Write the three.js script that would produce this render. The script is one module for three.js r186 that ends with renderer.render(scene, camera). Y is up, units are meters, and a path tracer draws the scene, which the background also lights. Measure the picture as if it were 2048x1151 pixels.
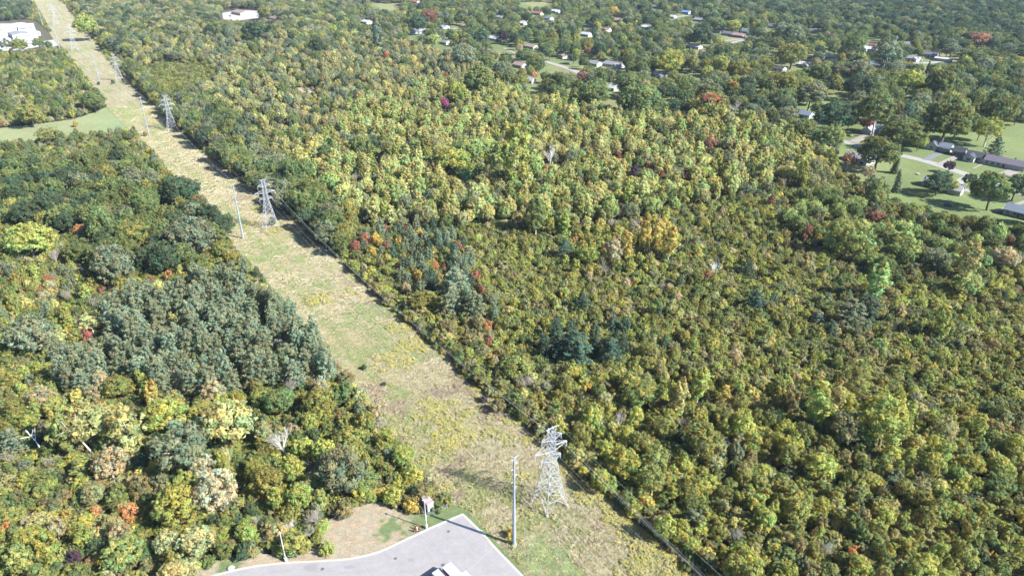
import * as THREE from 'three';
import { mergeGeometries } from 'three/addons/utils/BufferGeometryUtils.js';
import { Sky } from 'three/addons/objects/Sky.js';

// ------------------------------------------------------------------ camera, sky, sun, exposure
const W = 1024, H = 575, EYE = 120, PITCH = 27.65 * Math.PI / 180, FOCAL = 1384;   // FOCAL in pixels of the 2048 px photograph
const scene = new THREE.Scene();
const camera = new THREE.PerspectiveCamera(2 * Math.atan(575.5 / FOCAL) * 180 / Math.PI, W / H, 1, 9000);
camera.position.set(0, EYE, 0);
camera.rotation.set(-PITCH, 0, 0);
const SUN = new THREE.Vector3(0.915, 0, 0.40).normalize().multiplyScalar(Math.cos(0.67)).setY(Math.sin(0.67));
const sky = new Sky();
sky.name = 'sky'; sky.scale.setScalar(20000);
sky.userData = { kind: 'structure', label: 'clear pale blue autumn sky over the whole landscape', category: 'sky' };
Object.assign(sky.material.uniforms.turbidity, { value: 8 });
Object.assign(sky.material.uniforms.rayleigh, { value: 0.75 });
Object.assign(sky.material.uniforms.mieCoefficient, { value: 0.004 });
sky.material.uniforms.sunPosition.value.copy(SUN);
if (sky.material.uniforms.cloudCoverage) sky.material.uniforms.cloudCoverage.value = 0.35;
scene.add(sky);
scene.environmentIntensity = 0.16;
const sun = new THREE.DirectionalLight(new THREE.Color(1, 0.945, 0.84), 5.0);
sun.position.copy(SUN).multiplyScalar(2500).add(new THREE.Vector3(0, 0, -700));
sun.target.position.set(0, 0, -700);
sun.castShadow = true; sun.shadow.radius = 1;
Object.assign(sun.shadow.camera, { left: -1500, right: 1500, top: 1500, bottom: -1500, near: 10, far: 6000 });
sun.shadow.mapSize.set(4096, 4096);
scene.add(sun, sun.target);
const renderer = new THREE.WebGLRenderer({ antialias: true });
renderer.setSize(W, H);
renderer.toneMapping = THREE.LinearToneMapping;
renderer.toneMappingExposure = 2.5;
renderer.shadowMap.enabled = true;
scene.fog = new THREE.FogExp2(new THREE.Color(0.62, 0.80, 1.0), 0.000055);

// ------------------------------------------------------------------ helpers
function mulberry(a) { return () => { a |= 0; a = a + 0x6D2B79F5 | 0; let t = Math.imul(a ^ a >>> 15, 1 | a); t = t + Math.imul(t ^ t >>> 7, 61 | t) ^ t; return ((t ^ t >>> 14) >>> 0) / 4294967296; }; }
const R = mulberry(20240924);
const rr = (a, b, r = R) => a + (b - a) * r();
const clamp = (x, a, b) => Math.min(b, Math.max(a, x));
const lerp = (a, b, t) => a + (b - a) * t;
const sstep = (a, b, x) => { const t = clamp((x - a) / (b - a), 0, 1); return t * t * (3 - 2 * t); };
function hash2(i, j, s = 0) { let h = Math.imul(i, 374761393) + Math.imul(j, 668265263) + Math.imul(s, 974711) | 0; h = Math.imul(h ^ h >>> 13, 1274126177); return ((h ^ h >>> 16) >>> 0) / 4294967296; }
function vnoise(x, y, s = 0) {
  const i = Math.floor(x), j = Math.floor(y), u = x - i, v = y - j, a = u * u * (3 - 2 * u), b = v * v * (3 - 2 * v);
  return lerp(lerp(hash2(i, j, s), hash2(i + 1, j, s), a), lerp(hash2(i, j + 1, s), hash2(i + 1, j + 1, s), a), b);
}
const fbm = (x, y, s = 0) => 0.5 * vnoise(x, y, s) + 0.27 * vnoise(x * 2.1, y * 2.1, s + 7) + 0.15 * vnoise(x * 4.3, y * 4.3, s + 13) + 0.08 * vnoise(x * 9.1, y * 9.1, s + 19);
const SP = Math.sin(PITCH), CP = Math.cos(PITCH);
// survey: the point of the real terrain at height h that stands at the given spot of the 2048 px photograph
function at(px, py, h = 0) {
  const dx = px - 1024, dy = 575.5 - py, vx = dx, vy = -FOCAL * SP + dy * CP, vz = -FOCAL * CP - dy * SP, t = (h - EYE) / vy;
  return { x: vx * t, z: vz * t };
}
function seen(x, y, z) { const d = -z * CP + (EYE - y) * SP, up = (y - EYE) * CP - z * SP; return { px: 1024 + FOCAL * x / d, py: 575.5 - FOCAL * up / d, d }; }
function inside(poly, x, y) { let c = false; for (let i = 0, j = poly.length - 1; i < poly.length; j = i++) { const [xi, yi] = poly[i], [xj, yj] = poly[j]; if (yi > y !== yj > y && x < (xj - xi) * (y - yi) / (yj - yi) + xi) c = !c; } return c; }
const ground = (list) => list.map(([px, py]) => { const p = at(px, py); return [p.x, p.z]; });
const usedNames = new Map();
function numbered(n) { const k = usedNames.get(n) ?? 0; usedNames.set(n, k + 1); return k ? n + '_' + String(k).padStart(3, '0') : n; }
function tag(o, label, category, group, kind) { o.userData = { label, category }; if (group) o.userData.group = group; if (kind) o.userData.kind = kind; return o; }
function thing(name, label, category, x, z, turn = 0, group, y = 0) { const o = new THREE.Group(); o.name = numbered(name); o.position.set(x, y, z); o.rotation.y = turn; scene.add(o); return tag(o, label, category, group); }
function part(name, geo, mat, parent, label) { const m = new THREE.Mesh(geo, mat); m.name = name; m.castShadow = m.receiveShadow = true; if (label) m.userData.label = label; parent.add(m); return m; }
function struct(name, geo, mat, label, category, y = 0) { const m = new THREE.Mesh(geo, mat); m.name = numbered(name); m.position.y = y; m.castShadow = m.receiveShadow = true; scene.add(m); return tag(m, label, category, null, 'structure'); }
function mat(r, g, b, rough = 0.85, o = {}) { return new THREE.MeshStandardMaterial({ color: new THREE.Color().setRGB(r, g, b), roughness: rough, side: THREE.DoubleSide, ...o }); }
function box(w, h, d, x = 0, y = 0, z = 0) { return new THREE.BoxGeometry(w, h, d).translate(x, y, z); }
const UNITBAR = new THREE.BoxGeometry(1, 1, 1);
function bar(name, a, b, t, m, parent) { const o = part(name, UNITBAR, m, parent), A = new THREE.Vector3(...a), B = new THREE.Vector3(...b), d = B.clone().sub(A), L = d.length(); o.position.copy(A).addScaledVector(d, 0.5); o.quaternion.setFromUnitVectors(new THREE.Vector3(0, 1, 0), d.divideScalar(L)); o.scale.set(t, L, t); return o; }
function stick(a, b, r0, r1, n = 5) { const A = new THREE.Vector3(...a), d = new THREE.Vector3(...b).sub(A), L = d.length(); const g = new THREE.CylinderGeometry(r1, r0, L, n, 1, true).translate(0, L / 2, 0); g.applyQuaternion(new THREE.Quaternion().setFromUnitVectors(new THREE.Vector3(0, 1, 0), d.divideScalar(L))); return g.translate(...a); }
// a tiling grain texture: fine + coarse noise and optional streaks, about 1 on average
function grain(n, seed, amp, cells, hue = 0.11, streak = 0) {
  const a = new Uint8Array(n * n * 4), wrap = (x, y, c, s) => { const i = Math.floor(x), j = Math.floor(y), u = x - i, v = y - j, f = (p, q) => hash2((p % c + c) % c, (q % c + c) % c, s), e = u * u * (3 - 2 * u), g = v * v * (3 - 2 * v); return lerp(lerp(f(i, j), f(i + 1, j), e), lerp(f(i, j + 1), f(i + 1, j + 1), e), g); };
  for (let y = 0; y < n; y++) for (let x = 0; x < n; x++) {
    let v = 0, w = 0;
    for (const [c, k] of cells) { v += k * wrap(x / n * c, y / n * (streak ? Math.max(2, Math.round(c / streak)) : c), c, seed + c); w += k; }
    v = v / w - 0.5; const h = wrap(x / n * 9, y / n * 9, 9, seed + 77) - 0.5, b = 228 * (1 + amp * v * 2), k = (y * n + x) * 4;
    a[k] = clamp(b * (1 + hue * h), 0, 255); a[k + 1] = clamp(b, 0, 255); a[k + 2] = clamp(b * (1 - hue * h), 0, 255); a[k + 3] = 255;
  }
  const t = new THREE.DataTexture(a, n, n); t.wrapS = t.wrapT = THREE.RepeatWrapping; t.magFilter = THREE.LinearFilter; t.minFilter = THREE.LinearMipmapLinearFilter; t.generateMipmaps = true; t.colorSpace = THREE.SRGBColorSpace; t.needsUpdate = true; return t;
}
const grassGrain = grain(512, 5, 0.55, [[160, 1], [70, 1], [24, 0.7], [7, 0.5]]);
const paveGrain = grain(512, 31, 0.10, [[200, 1], [60, 0.7], [16, 0.8], [5, 0.9]], 0.015);
const lawnGrain = grain(512, 9, 0.34, [[150, 1], [60, 1], [20, 0.7], [6, 0.5]]);
const lawnMat = new THREE.MeshStandardMaterial({ color: 0xffffff, roughness: 1, vertexColors: true, map: lawnGrain, bumpMap: lawnGrain, bumpScale: 0.06, side: THREE.DoubleSide });
const grassMat = new THREE.MeshStandardMaterial({ color: 0xffffff, roughness: 1, vertexColors: true, map: grassGrain, bumpMap: grassGrain, bumpScale: 0.25, side: THREE.DoubleSide });
// a sheet of ground: square cells whose middle lies in the outline, colour per vertex from colorOf(x, z)
function cellSheet(poly, step, colorOf, uvSize) {
  const xs = poly.map((p) => p[0]), zs = poly.map((p) => p[1]), x0 = Math.min(...xs), z0 = Math.min(...zs), nx = Math.ceil((Math.max(...xs) - x0) / step), nz = Math.ceil((Math.max(...zs) - z0) / step);
  const id = new Map(), pos = [], col = [], uv = [], idx = [];
  const v = (i, j) => { const k = i * 100003 + j; if (!id.has(k)) { const x = x0 + i * step, z = z0 + j * step; id.set(k, pos.length / 3); pos.push(x, 0, z); col.push(...colorOf(x, z)); uv.push(x / uvSize, z / uvSize); } return id.get(k); };
  for (let i = 0; i < nx; i++) for (let j = 0; j < nz; j++) if (inside(poly, x0 + (i + 0.5) * step, z0 + (j + 0.5) * step)) { const a = v(i, j), b = v(i + 1, j), c = v(i + 1, j + 1), d = v(i, j + 1); idx.push(a, d, b, b, d, c); }
  const g = new THREE.BufferGeometry(); g.setAttribute('position', new THREE.Float32BufferAttribute(pos, 3)); g.setAttribute('color', new THREE.Float32BufferAttribute(col, 3)); g.setAttribute('uv', new THREE.Float32BufferAttribute(uv, 2)); g.setIndex(idx); g.computeVertexNormals(); return g;
}
function flat(poly, uvSize = 6) { const s = new THREE.Shape(poly.map(([x, z]) => new THREE.Vector2(x, -z))); const g = new THREE.ShapeGeometry(s).rotateX(-Math.PI / 2); const p = g.attributes.position, u = g.attributes.uv; for (let i = 0; i < p.count; i++) u.setXY(i, p.getX(i) / uvSize, p.getZ(i) / uvSize); return g; }
function ribbon(line, width) {   // outline of a road along a line of [x, z] points
  const L = [], Q = []; line.forEach((p, i) => { const a = line[Math.max(0, i - 1)], b = line[Math.min(line.length - 1, i + 1)], dx = b[0] - a[0], dz = b[1] - a[1], n = Math.hypot(dx, dz); L.push([p[0] - dz / n * width / 2, p[1] + dx / n * width / 2]); Q.unshift([p[0] + dz / n * width / 2, p[1] - dx / n * width / 2]); }); return L.concat(Q);
}
function smooth(list, n = 8) { const c = new THREE.CatmullRomCurve3(list.map(([x, z]) => new THREE.Vector3(x, 0, z))); return c.getPoints(n * (list.length - 1)).map((p) => [p.x, p.z]); }
// ------------------------------------------------------------------ the ground
const forestMat = new THREE.MeshStandardMaterial({ color: new THREE.Color().setRGB(0.125, 0.11, 0.055), roughness: 1, map: grassGrain, bumpMap: grassGrain, bumpScale: 0.4 });
{
  const g = new THREE.PlaneGeometry(14000, 14000, 1, 1).rotateX(-Math.PI / 2), u = g.attributes.uv; for (let i = 0; i < 4; i++) u.setXY(i, u.getX(i) * 1750, u.getY(i) * 1750);
  struct('forest_floor', g, forestMat, 'brown and olive ground of dry litter under the woods', 'ground');
}
// the cleared power line strip, between two surveyed edges
const EDGE_L = ground([[-30, -40], [70, 8], [104, 70], [150, 130], [196, 190], [216, 215], [268, 268], [335, 345], [410, 430], [490, 525], [565, 620], [640, 700], [700, 770], [745, 835], [790, 900], [850, 960], [880, 995], [940, 1030], [1010, 1110], [1060, 1170], [1160, 1300]]);
const EDGE_R = ground([[60, -40], [128, 8], [186, 80], [232, 140], [330, 234], [428, 322], [520, 388], [605, 455], [695, 535], [795, 625], [882, 705], [950, 765], [1005, 812], [1062, 860], [1105, 905], [1150, 945], [1235, 1010], [1320, 1085], [1398, 1151], [1450, 1200], [1560, 1300]]);
const stripPoly = EDGE_L.concat(EDGE_R.slice().reverse());
const axisU = [-0.5732, -0.8194], axisV = [0.8194, -0.5732], P1 = at(1028, 1090);
const uvOf = (x, z) => [(x - P1.x) * axisU[0] + (z - P1.z) * axisU[1], (x - P1.x) * axisV[0] + (z - P1.z) * axisV[1]];
const patch = (px, py, r, k) => { const p = at(px, py); return [p.x, p.z, r, k]; };
// kinds of growth in the strip: 1 goldenrod, 2 green grass, 3 red brown weeds, 4 pale dry grass, 5 bare soil, 6 rank green weeds
const PATCHES = [
  patch(548, 462, 4.5, 1), patch(640, 600, 6, 1), patch(700, 585, 4, 1), patch(790, 722, 6, 1), patch(825, 690, 5, 1), patch(800, 655, 3.5, 1), patch(510, 420, 4, 1), patch(505, 450, 3, 1), patch(330, 245, 7, 1), patch(300, 228, 6, 1), patch(235, 150, 9, 1), patch(860, 820, 5, 1), patch(885, 885, 4.5, 1), patch(985, 870, 2.4, 1), patch(1015, 880, 2, 1),
  patch(1020, 1070, 2.6, 1), patch(940, 870, 4, 1), patch(905, 850, 5, 1), patch(1230, 1030, 4, 1), patch(1265, 1060, 4.5, 1), patch(1300, 1090, 5, 1), patch(1340, 1130, 5, 1), patch(1195, 995, 3.5, 1), patch(1280, 1120, 4, 1), patch(1170, 975, 2.6, 1),
  patch(915, 775, 5.5, 3), patch(740, 790, 5, 3), patch(785, 815, 4, 3), patch(760, 775, 3, 3), patch(910, 935, 4.5, 3), patch(900, 1000, 3, 3), patch(480, 395, 6, 3), patch(870, 790, 4, 3), patch(1010, 805, 3, 3), patch(985, 830, 3, 3),
  patch(985, 905, 7, 4), patch(1050, 915, 6, 4), patch(440, 385, 9, 4), patch(650, 510, 8, 4), patch(720, 590, 7, 4), patch(570, 560, 6, 4), patch(400, 320, 12, 4), patch(300, 290, 8, 4), patch(250, 190, 12, 4), patch(1040, 860, 5, 4), patch(880, 740, 5, 4),
  patch(610, 520, 7, 2), patch(560, 500, 5, 2), patch(640, 570, 6, 2), patch(700, 650, 6, 2), patch(735, 700, 5, 2), patch(1100, 1112, 6, 2), patch(1075, 1092, 4, 2), patch(1130, 1140, 5.5, 2), patch(1085, 1140, 5, 2), patch(1060, 1118, 3.5, 2), patch(1150, 1165, 6, 2), patch(960, 990, 4, 6), patch(880, 905, 5, 6), patch(830, 870, 5, 6), patch(845, 940, 4, 6), patch(925, 960, 4, 6), patch(150, 102, 16, 2), patch(120, 108, 12, 2), patch(180, 97, 12, 2),
  patch(628, 480, 2.2, 5), patch(1030, 1096, 1.6, 5), patch(1085, 1035, 1.2, 6), patch(990, 815, 2, 5), patch(1190, 1055, 2.2, 3), patch(1150, 1020, 4, 4), patch(1130, 1070, 3, 4),
];
const KIND_COL = [[0.385, 0.335, 0.185], [0.35, 0.32, 0.10], [0.265, 0.305, 0.12], [0.33, 0.26, 0.185], [0.45, 0.395, 0.255], [0.28, 0.22, 0.16], [0.285, 0.295, 0.12]];
function growthAt(x, z) {   // which growth covers this spot
  const wx = (vnoise(x * 0.35, z * 0.35, 3) - 0.5) * 5, wz = (vnoise(x * 0.35, z * 0.35, 4) - 0.5) * 5, [u, v] = uvOf(x, z);
  for (const [px, pz, r, k] of PATCHES) { const d = Math.hypot(x + wx - px, (z + wz - pz)) / r; if (d < 1 && vnoise(x * 1.1, z * 1.1, 40 + k) > d * 0.75 - 0.05) return k; }
  const rut = Math.min(Math.abs(v - 2.4 + 1.2 * Math.sin(u * 0.02)), Math.abs(v - 4.2 + 1.2 * Math.sin(u * 0.02)));
  if (rut < 0.55 && u > 14 && u < 520) return 2;
  const rut2 = Math.min(Math.abs(v - 17.5 - 2 * Math.sin(u * 0.015)), Math.abs(v - 19.3 - 2 * Math.sin(u * 0.015)));
  if (rut2 < 0.35 && u > 40 && u < 420) return vnoise(u * 0.1, 5, 12) > 0.4 ? 2 : 5;
  if (u < 62 && v > 21 + 3 * vnoise(u * 0.2, 3, 8)) return vnoise(x * 0.5, z * 0.5, 61) > 0.3 ? 1 : 6;
  const f = fbm(x * 0.07, z * 0.07, 21), f2 = fbm(x * 0.24, z * 0.24, 22);
  if (f > 0.60 && f2 > 0.46) return u < 60 ? 6 : 2;
  if (u < 75 && f2 > 0.66) return f > 0.5 ? 6 : 1;
  if (f < 0.34 && f2 > 0.5) return u < 100 ? 3 : 4;
  if (f2 < 0.32) return 4;
  return 0;
}
function stripColor(x, z) {
  let r = 0, g = 0, b = 0; for (const [ox, oz] of [[0, 0], [0.7, 0.3], [-0.4, 0.7], [-0.3, -0.7]]) { const c = KIND_COL[growthAt(x + ox, z + oz)]; r += c[0] / 4; g += c[1] / 4; b += c[2] / 4; }
  const [su, sv] = uvOf(x, z), k = (0.86 + 0.28 * fbm(x * 0.5, z * 0.5, 91)) * (0.9 + 0.2 * vnoise(sv * 0.9, su * 0.045, 92)); return [r * k, g * k, b * k];
}
{
  const resample = (E, n) => { const c = new THREE.CatmullRomCurve3(E.map(([x, z]) => new THREE.Vector3(x, 0, z)), false, 'centripetal'); const out = []; for (let i = 0; i <= n; i++) out.push(c.getPoint(i / n)); return out; };
  const NR = 640, NC = 46, L = resample(EDGE_L, NR), Q = resample(EDGE_R, NR), pos = [], col = [], uv = [], idx = [];
  for (let i = 0; i <= NR; i++) for (let j = 0; j <= NC; j++) { const t = lerp(-0.05, 1.06, j / NC), x = lerp(L[i].x, Q[i].x, t), z = lerp(L[i].z, Q[i].z, t); pos.push(x, 0.25 * (fbm(x * 0.3, z * 0.3, 55) - 0.5), z); col.push(...stripColor(x, z)); uv.push(x / 7, z / 7); if (i && j) { const a = (i - 1) * (NC + 1) + j - 1; idx.push(a, a + 1, a + NC + 1, a + 1, a + NC + 2, a + NC + 1); } }
  const g = new THREE.BufferGeometry(); g.setAttribute('position', new THREE.Float32BufferAttribute(pos, 3)); g.setAttribute('color', new THREE.Float32BufferAttribute(col, 3)); g.setAttribute('uv', new THREE.Float32BufferAttribute(uv, 2)); g.setIndex(idx); g.computeVertexNormals();
  struct('grass_strip', g, grassMat, 'long cleared strip of dry grass and weeds under the power lines', 'grass strip', 0.18);
}
// lawns and meadows
const lawnTone = (base, s, amp = 0.5) => (x, z) => { const k = 1 - amp / 2 + amp * fbm(x * s, z * s, 33), d = sstep(0.42, 0.66, fbm(x * s * 0.4, z * s * 0.4, 34)); return [lerp(base[0], 0.30, d * 0.45) * k, lerp(base[1], 0.25, d * 0.4) * k, lerp(base[2], 0.11, d * 0.4) * k]; };
const fieldPoly = ground([[-60, 262], [60, 250], [150, 238], [215, 214], [268, 222], [300, 262], [262, 270], [150, 274], [60, 290], [-60, 300]]);
struct('mown_field', cellSheet(fieldPoly, 1.6, lawnTone([0.25, 0.32, 0.14], 0.05, 0.25), 8), lawnMat, 'mown pale green field opening off the cleared strip', 'field', 0.12);
const suburbPoly = ground([[640, 6], [1010, -2], [2090, -2], [2300, 200], [2300, 500], [2048, 470], [1800, 408], [1690, 345], [1600, 262], [1420, 232], [1180, 212], [1010, 180], [860, 108], [690, 70]]);
struct('suburb_lawn', cellSheet(suburbPoly, 3.2, lawnTone([0.16, 0.205, 0.062], 0.04, 0.5), 8), lawnMat, 'green lawns under the yard trees of the housing estate', 'lawn', 0.06);
const vergePoly = ground([[360, 1190], [400, 1140], [440, 1118], [520, 1108], [560, 1112], [640, 1098], [646, 1050], [700, 1016], [760, 1004], [830, 1032], [870, 1022], [910, 1010], [940, 1028], [985, 1075], [1010, 1105], [1062, 1165], [900, 1175]]);
const vergeTone = (x, z) => { const q = seen(x, 0, z), d = fbm(x * 0.22, z * 0.22, 35), green = Math.max(sstep(790, 850, q.px), sstep(0.56, 0.66, d)), k = 0.85 + 0.3 * fbm(x * 0.9, z * 0.9, 36); return [lerp(0.375, 0.155, green) * k, lerp(0.305, 0.20, green) * k, lerp(0.205, 0.075, green) * k]; };
struct('verge_lawn', cellSheet(vergePoly, 0.35, vergeTone, 5), lawnMat, 'dry tan verge of short grass around the paved lot', 'lawn', 0.34);
const clearings = [[[860, 152], [905, 150], [900, 172], [868, 172]], [[570, 176], [645, 176], [640, 192], [580, 190]]];
struct('meadow_clearing', cellSheet(ground([[275, 128], [330, 118], [420, 122], [440, 150], [410, 178], [340, 190], [300, 165]]), 2, lawnTone([0.20, 0.195, 0.06], 0.06, 0.6), 8), lawnMat, 'olive meadow of low growth between the strip and the woods', 'meadow', 0.08);
struct('soil_patch', cellSheet(ground([[592, 176], [612, 170], [636, 178], [640, 186], [604, 186]]), 1, (x, z) => { const k = 0.8 + 0.4 * vnoise(x, z, 3); return [0.40 * k, 0.33 * k, 0.23 * k]; }, 6), lawnMat, 'bare sandy patch among shrubs in the middle distance', 'bare ground', 0.10);

// the paved lot with its kerb
const concrete = new THREE.MeshStandardMaterial({ color: new THREE.Color().setRGB(0.34, 0.318, 0.312), roughness: 0.9, map: paveGrain, bumpMap: paveGrain, bumpScale: 0.01 });
const roadMat = new THREE.MeshStandardMaterial({ color: new THREE.Color().setRGB(0.37, 0.345, 0.315), roughness: 0.92, map: paveGrain });
const driveMat = new THREE.MeshStandardMaterial({ color: new THREE.Color().setRGB(0.33, 0.29, 0.25), roughness: 0.92, map: paveGrain });
const tarMat = new THREE.MeshStandardMaterial({ color: new THREE.Color().setRGB(0.20, 0.20, 0.21), roughness: 0.92, map: paveGrain });
const kerbLine = smooth(ground([[250, 1300], [330, 1215], [420, 1157], [450, 1148], [500, 1137], [560, 1129.5], [640, 1125], [700, 1120], [755, 1107], [808, 1083], [862, 1058], [926, 1030.5]]), 8);
const lotEdge = ground([[926, 1030.5], [958, 1062], [1000, 1108], [1042, 1151], [1110, 1230], [1170, 1300]]);
const lotPoly = kerbLine.concat(lotEdge.slice(1));
const lot = struct('paved_lot', flat(lotPoly, 9), concrete, 'pale concrete lot with a curved kerb beside the cleared strip', 'paved lot', 0.42);
{
  const outer = ribbon(kerbLine, 0.42), sh = new THREE.Shape(outer.map(([x, z]) => new THREE.Vector2(x, -z)));
  part('kerb', new THREE.ExtrudeGeometry(sh, { depth: 0.15, bevelEnabled: true, bevelSize: 0.02, bevelThickness: 0.02, bevelSegments: 1 }).rotateX(-Math.PI / 2), mat(0.38, 0.35, 0.30), lot, 'pale cast kerb along the curved edge');
  const lines = [[[716, 1120], [745, 1165]], [[985, 1098], [900, 1180]], [[845, 1070], [905, 1130]], [[640, 1127], [660, 1160]], [[905, 1130], [940, 1160]]];
  for (const l of lines) part('joint', new THREE.ShapeGeometry(new THREE.Shape(ribbon(ground(l), 0.045).map(([x, z]) => new THREE.Vector2(x, -z)))).rotateX(-Math.PI / 2).translate(0, 0.006, 0), mat(0.36, 0.34, 0.33), lot);
  // mended places, hairline cracks and tyre marks: real thin lays of other stuff on the slab
  const crack = mat(0.17, 0.16, 0.155), mend = mat(0.225, 0.21, 0.21), tyre = mat(0.245, 0.232, 0.228), lay = (name, poly, m, y) => part(name, new THREE.ShapeGeometry(new THREE.Shape(poly.map(([x, z]) => new THREE.Vector2(x, -z)))).rotateX(-Math.PI / 2).translate(0, y, 0), m, lot);
  const wob = (l, n, a) => { const c = smooth(ground(l), n); return c.map(([x, z], i) => [x + (hash2(i, 3, 5) - 0.5) * a, z + (hash2(i, 4, 6) - 0.5) * a]); };
  for (const l of [[[600, 1133], [640, 1141], [700, 1148]], [[770, 1112], [800, 1126], [845, 1140]], [[905, 1048], [930, 1080], [960, 1120]], [[820, 1085], [860, 1092], [905, 1090]]]) lay('crack', ribbon(wob(l, 10, 0.18), 0.035), crack, 0.005);
  for (const [px, py, w, h] of [[622, 1137, 1.6, 0.9], [948, 1058, 1.0, 0.5], [822, 1122, 0.8, 0.6], [700, 1136, 1.2, 0.5]]) { const p = at(px, py), poly = []; for (let i = 0; i < 12; i++) { const a = i / 12 * 6.283, k = 0.7 + 0.5 * hash2(i, px, 2); poly.push([p.x + Math.cos(a) * w * k, p.z + Math.sin(a) * h * k]); } lay('patch', poly, mend, 0.004); }
  for (const o of [0, 1.7]) for (const l of [[[560, 1142], [680, 1136], [770, 1122], [850, 1098]], [[1000, 1140], [960, 1110], [915, 1096], [860, 1105]]]) lay('tyre_mark', ribbon(wob(l, 8, 0.05).map(([x, z]) => [x, z + o]), 0.22), tyre, 0.003);
  const edge = part('edge_strip', flat(ribbon(lotEdge, 0.5), 4).translate(0, 0.012, 0), mat(0.40, 0.375, 0.35), lot);
}
for (const [px, py, r, l] of [[897, 1065, 0.33, 'by the light pole'], [791, 1119, 0.33, 'in the middle of the lot'], [886, 1132, 0.4, 'beside the parked trucks'], [645, 1140, 0.36, 'near the lower frame edge']]) {
  const p = at(px, py), t = thing('drain_cover', 'round dark iron cover set in the pale lot ' + l, 'drain cover', p.x, p.z, 0, 'drain covers in the lot', 0.424);
  part('rim', new THREE.TorusGeometry(r, 0.035, 4, 20).rotateX(Math.PI / 2).translate(0, 0.012, 0), mat(0.16, 0.15, 0.15, 0.6), t); part('lid', new THREE.CylinderGeometry(r, r, 0.02, 20).translate(0, 0.014, 0), mat(0.10, 0.10, 0.10, 0.6), t);
}
// roads and drives of the housing estate
const road = (name, pts, w, m, label, y = 0.14) => struct(name, flat(ribbon(smooth(ground(pts), 6), w), 9), m, label, 'road', y);
const roadLines = [
  ['road', [[1590, 248], [1640, 267], [1685, 282], [1742, 297], [1795, 309], [1850, 322], [1925, 346], [1985, 366], [2060, 392], [2140, 422]], 6.6, roadMat, 'pale estate road running past the white ranch houses'],
  ['road', [[1060, 112], [1095, 124], [1128, 134], [1160, 146], [1180, 153]], 6.4, roadMat, 'pale estate road with a street sign beside a tan garage'],
  ['road', [[900, 58], [960, 52], [1010, 50], [1060, 46], [1120, 44]], 7, roadMat, 'far estate road below the white cottages'],
  ['road', [[1420, 96], [1480, 82], [1540, 70]], 6.6, roadMat, 'short stretch of estate road by the pink house'],
  ['road', [[1340, 36], [1380, 30], [1420, 27]], 7, roadMat, 'far stretch of estate road near the blue tarpaulin'],
  ['road', [[-40, 109], [50, 101], [115, 96], [165, 90], [200, 85], [260, 78]], 8, roadMat, 'cross road cutting over the cleared strip far off'],
];
for (const r of roadLines) road(...r);
const drives = [
  ['driveway', [[1706, 285], [1735, 272], [1768, 262]], 6, driveMat, 'gravel drive leading to the shed with the parked pickup'],
  ['driveway', [[1852, 320], [1872, 310], [1893, 301]], 4.2, tarMat, 'dark asphalt drive up to the white double garage'],
  ['driveway', [[1877, 330], [1900, 320], [1921, 310]], 3.6, driveMat, 'tan drive leading to the dark carport'],
  ['driveway', [[1985, 362], [2010, 350], [2036, 338]], 6, driveMat, 'wide pale drive to the long ranch house garage'],
  ['driveway', [[1940, 353], [1918, 366], [1926, 379], [1952, 383], [1975, 376]], 4.5, roadMat, 'curving pale drive beside the tree-hidden house'],
  ['driveway', [[1990, 424], [2020, 414], [2060, 400]], 2.4, driveMat, 'narrow pale path at the photo edge below the ranch houses'],
  ['footpath', [[1948, 337], [1968, 327], [1985, 320]], 1.2, driveMat, 'straight pale footpath crossing the front lawn'],
  ['driveway', [[1008, 96], [1030, 106], [1062, 113]], 4, driveMat, 'curved pale drive with a parked truck on the far lawn'],
  ['driveway', [[1560, 133], [1610, 132], [1650, 128]], 5, driveMat, 'pale drive in front of the low white house'],
  ['driveway', [[1830, 127], [1870, 125], [1910, 121]], 8, roadMat, 'pale paved yard before the brown roofed house'],
  ['driveway', [[1450, 82], [1475, 79], [1500, 77]], 8, driveMat, 'tan yard in front of the pink house'],
];
for (const d of drives) { const o = road(...d, 0.20); o.userData.category = d[0] === 'driveway' ? 'driveway' : 'path'; }
// paved yards far off
struct('factory_yard', flat(ground([[-60, 52], [66, 46], [82, 92], [50, 99], [-60, 106]]), 9), mat(0.42, 0.41, 0.40), 'pale paved yard around the white factory sheds', 'yard', 0.14);
struct('parking_pad', flat(ground([[86, 82], [108, 79], [116, 92], [90, 96]]), 9), mat(0.36, 0.35, 0.34), 'small pale parking pad beside the cleared strip', 'parking pad', 0.145);
struct('school_yard', flat(ground([[444, 26], [480, 20], [520, 22], [516, 36], [468, 42], [446, 38]]), 9), mat(0.40, 0.37, 0.34), 'pale paved yard around the tan hall in the far woods', 'yard', 0.14);
struct('far_field', cellSheet(ground([[740, 6], [800, -3], [866, -6], [880, 8], [772, 22]]), 4, lawnTone([0.25, 0.26, 0.10], 0.03, 0.2), 8), lawnMat, 'pale open field far away between the woods', 'field', 0.10);
struct('far_field', cellSheet(ground([[1048, 8], [1070, -6], [1110, -6], [1108, 8], [1066, 14]]), 4, lawnTone([0.26, 0.28, 0.10], 0.03, 0.2), 8), lawnMat, 'yellow green far field behind the red roofed house', 'field', 0.11);
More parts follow.
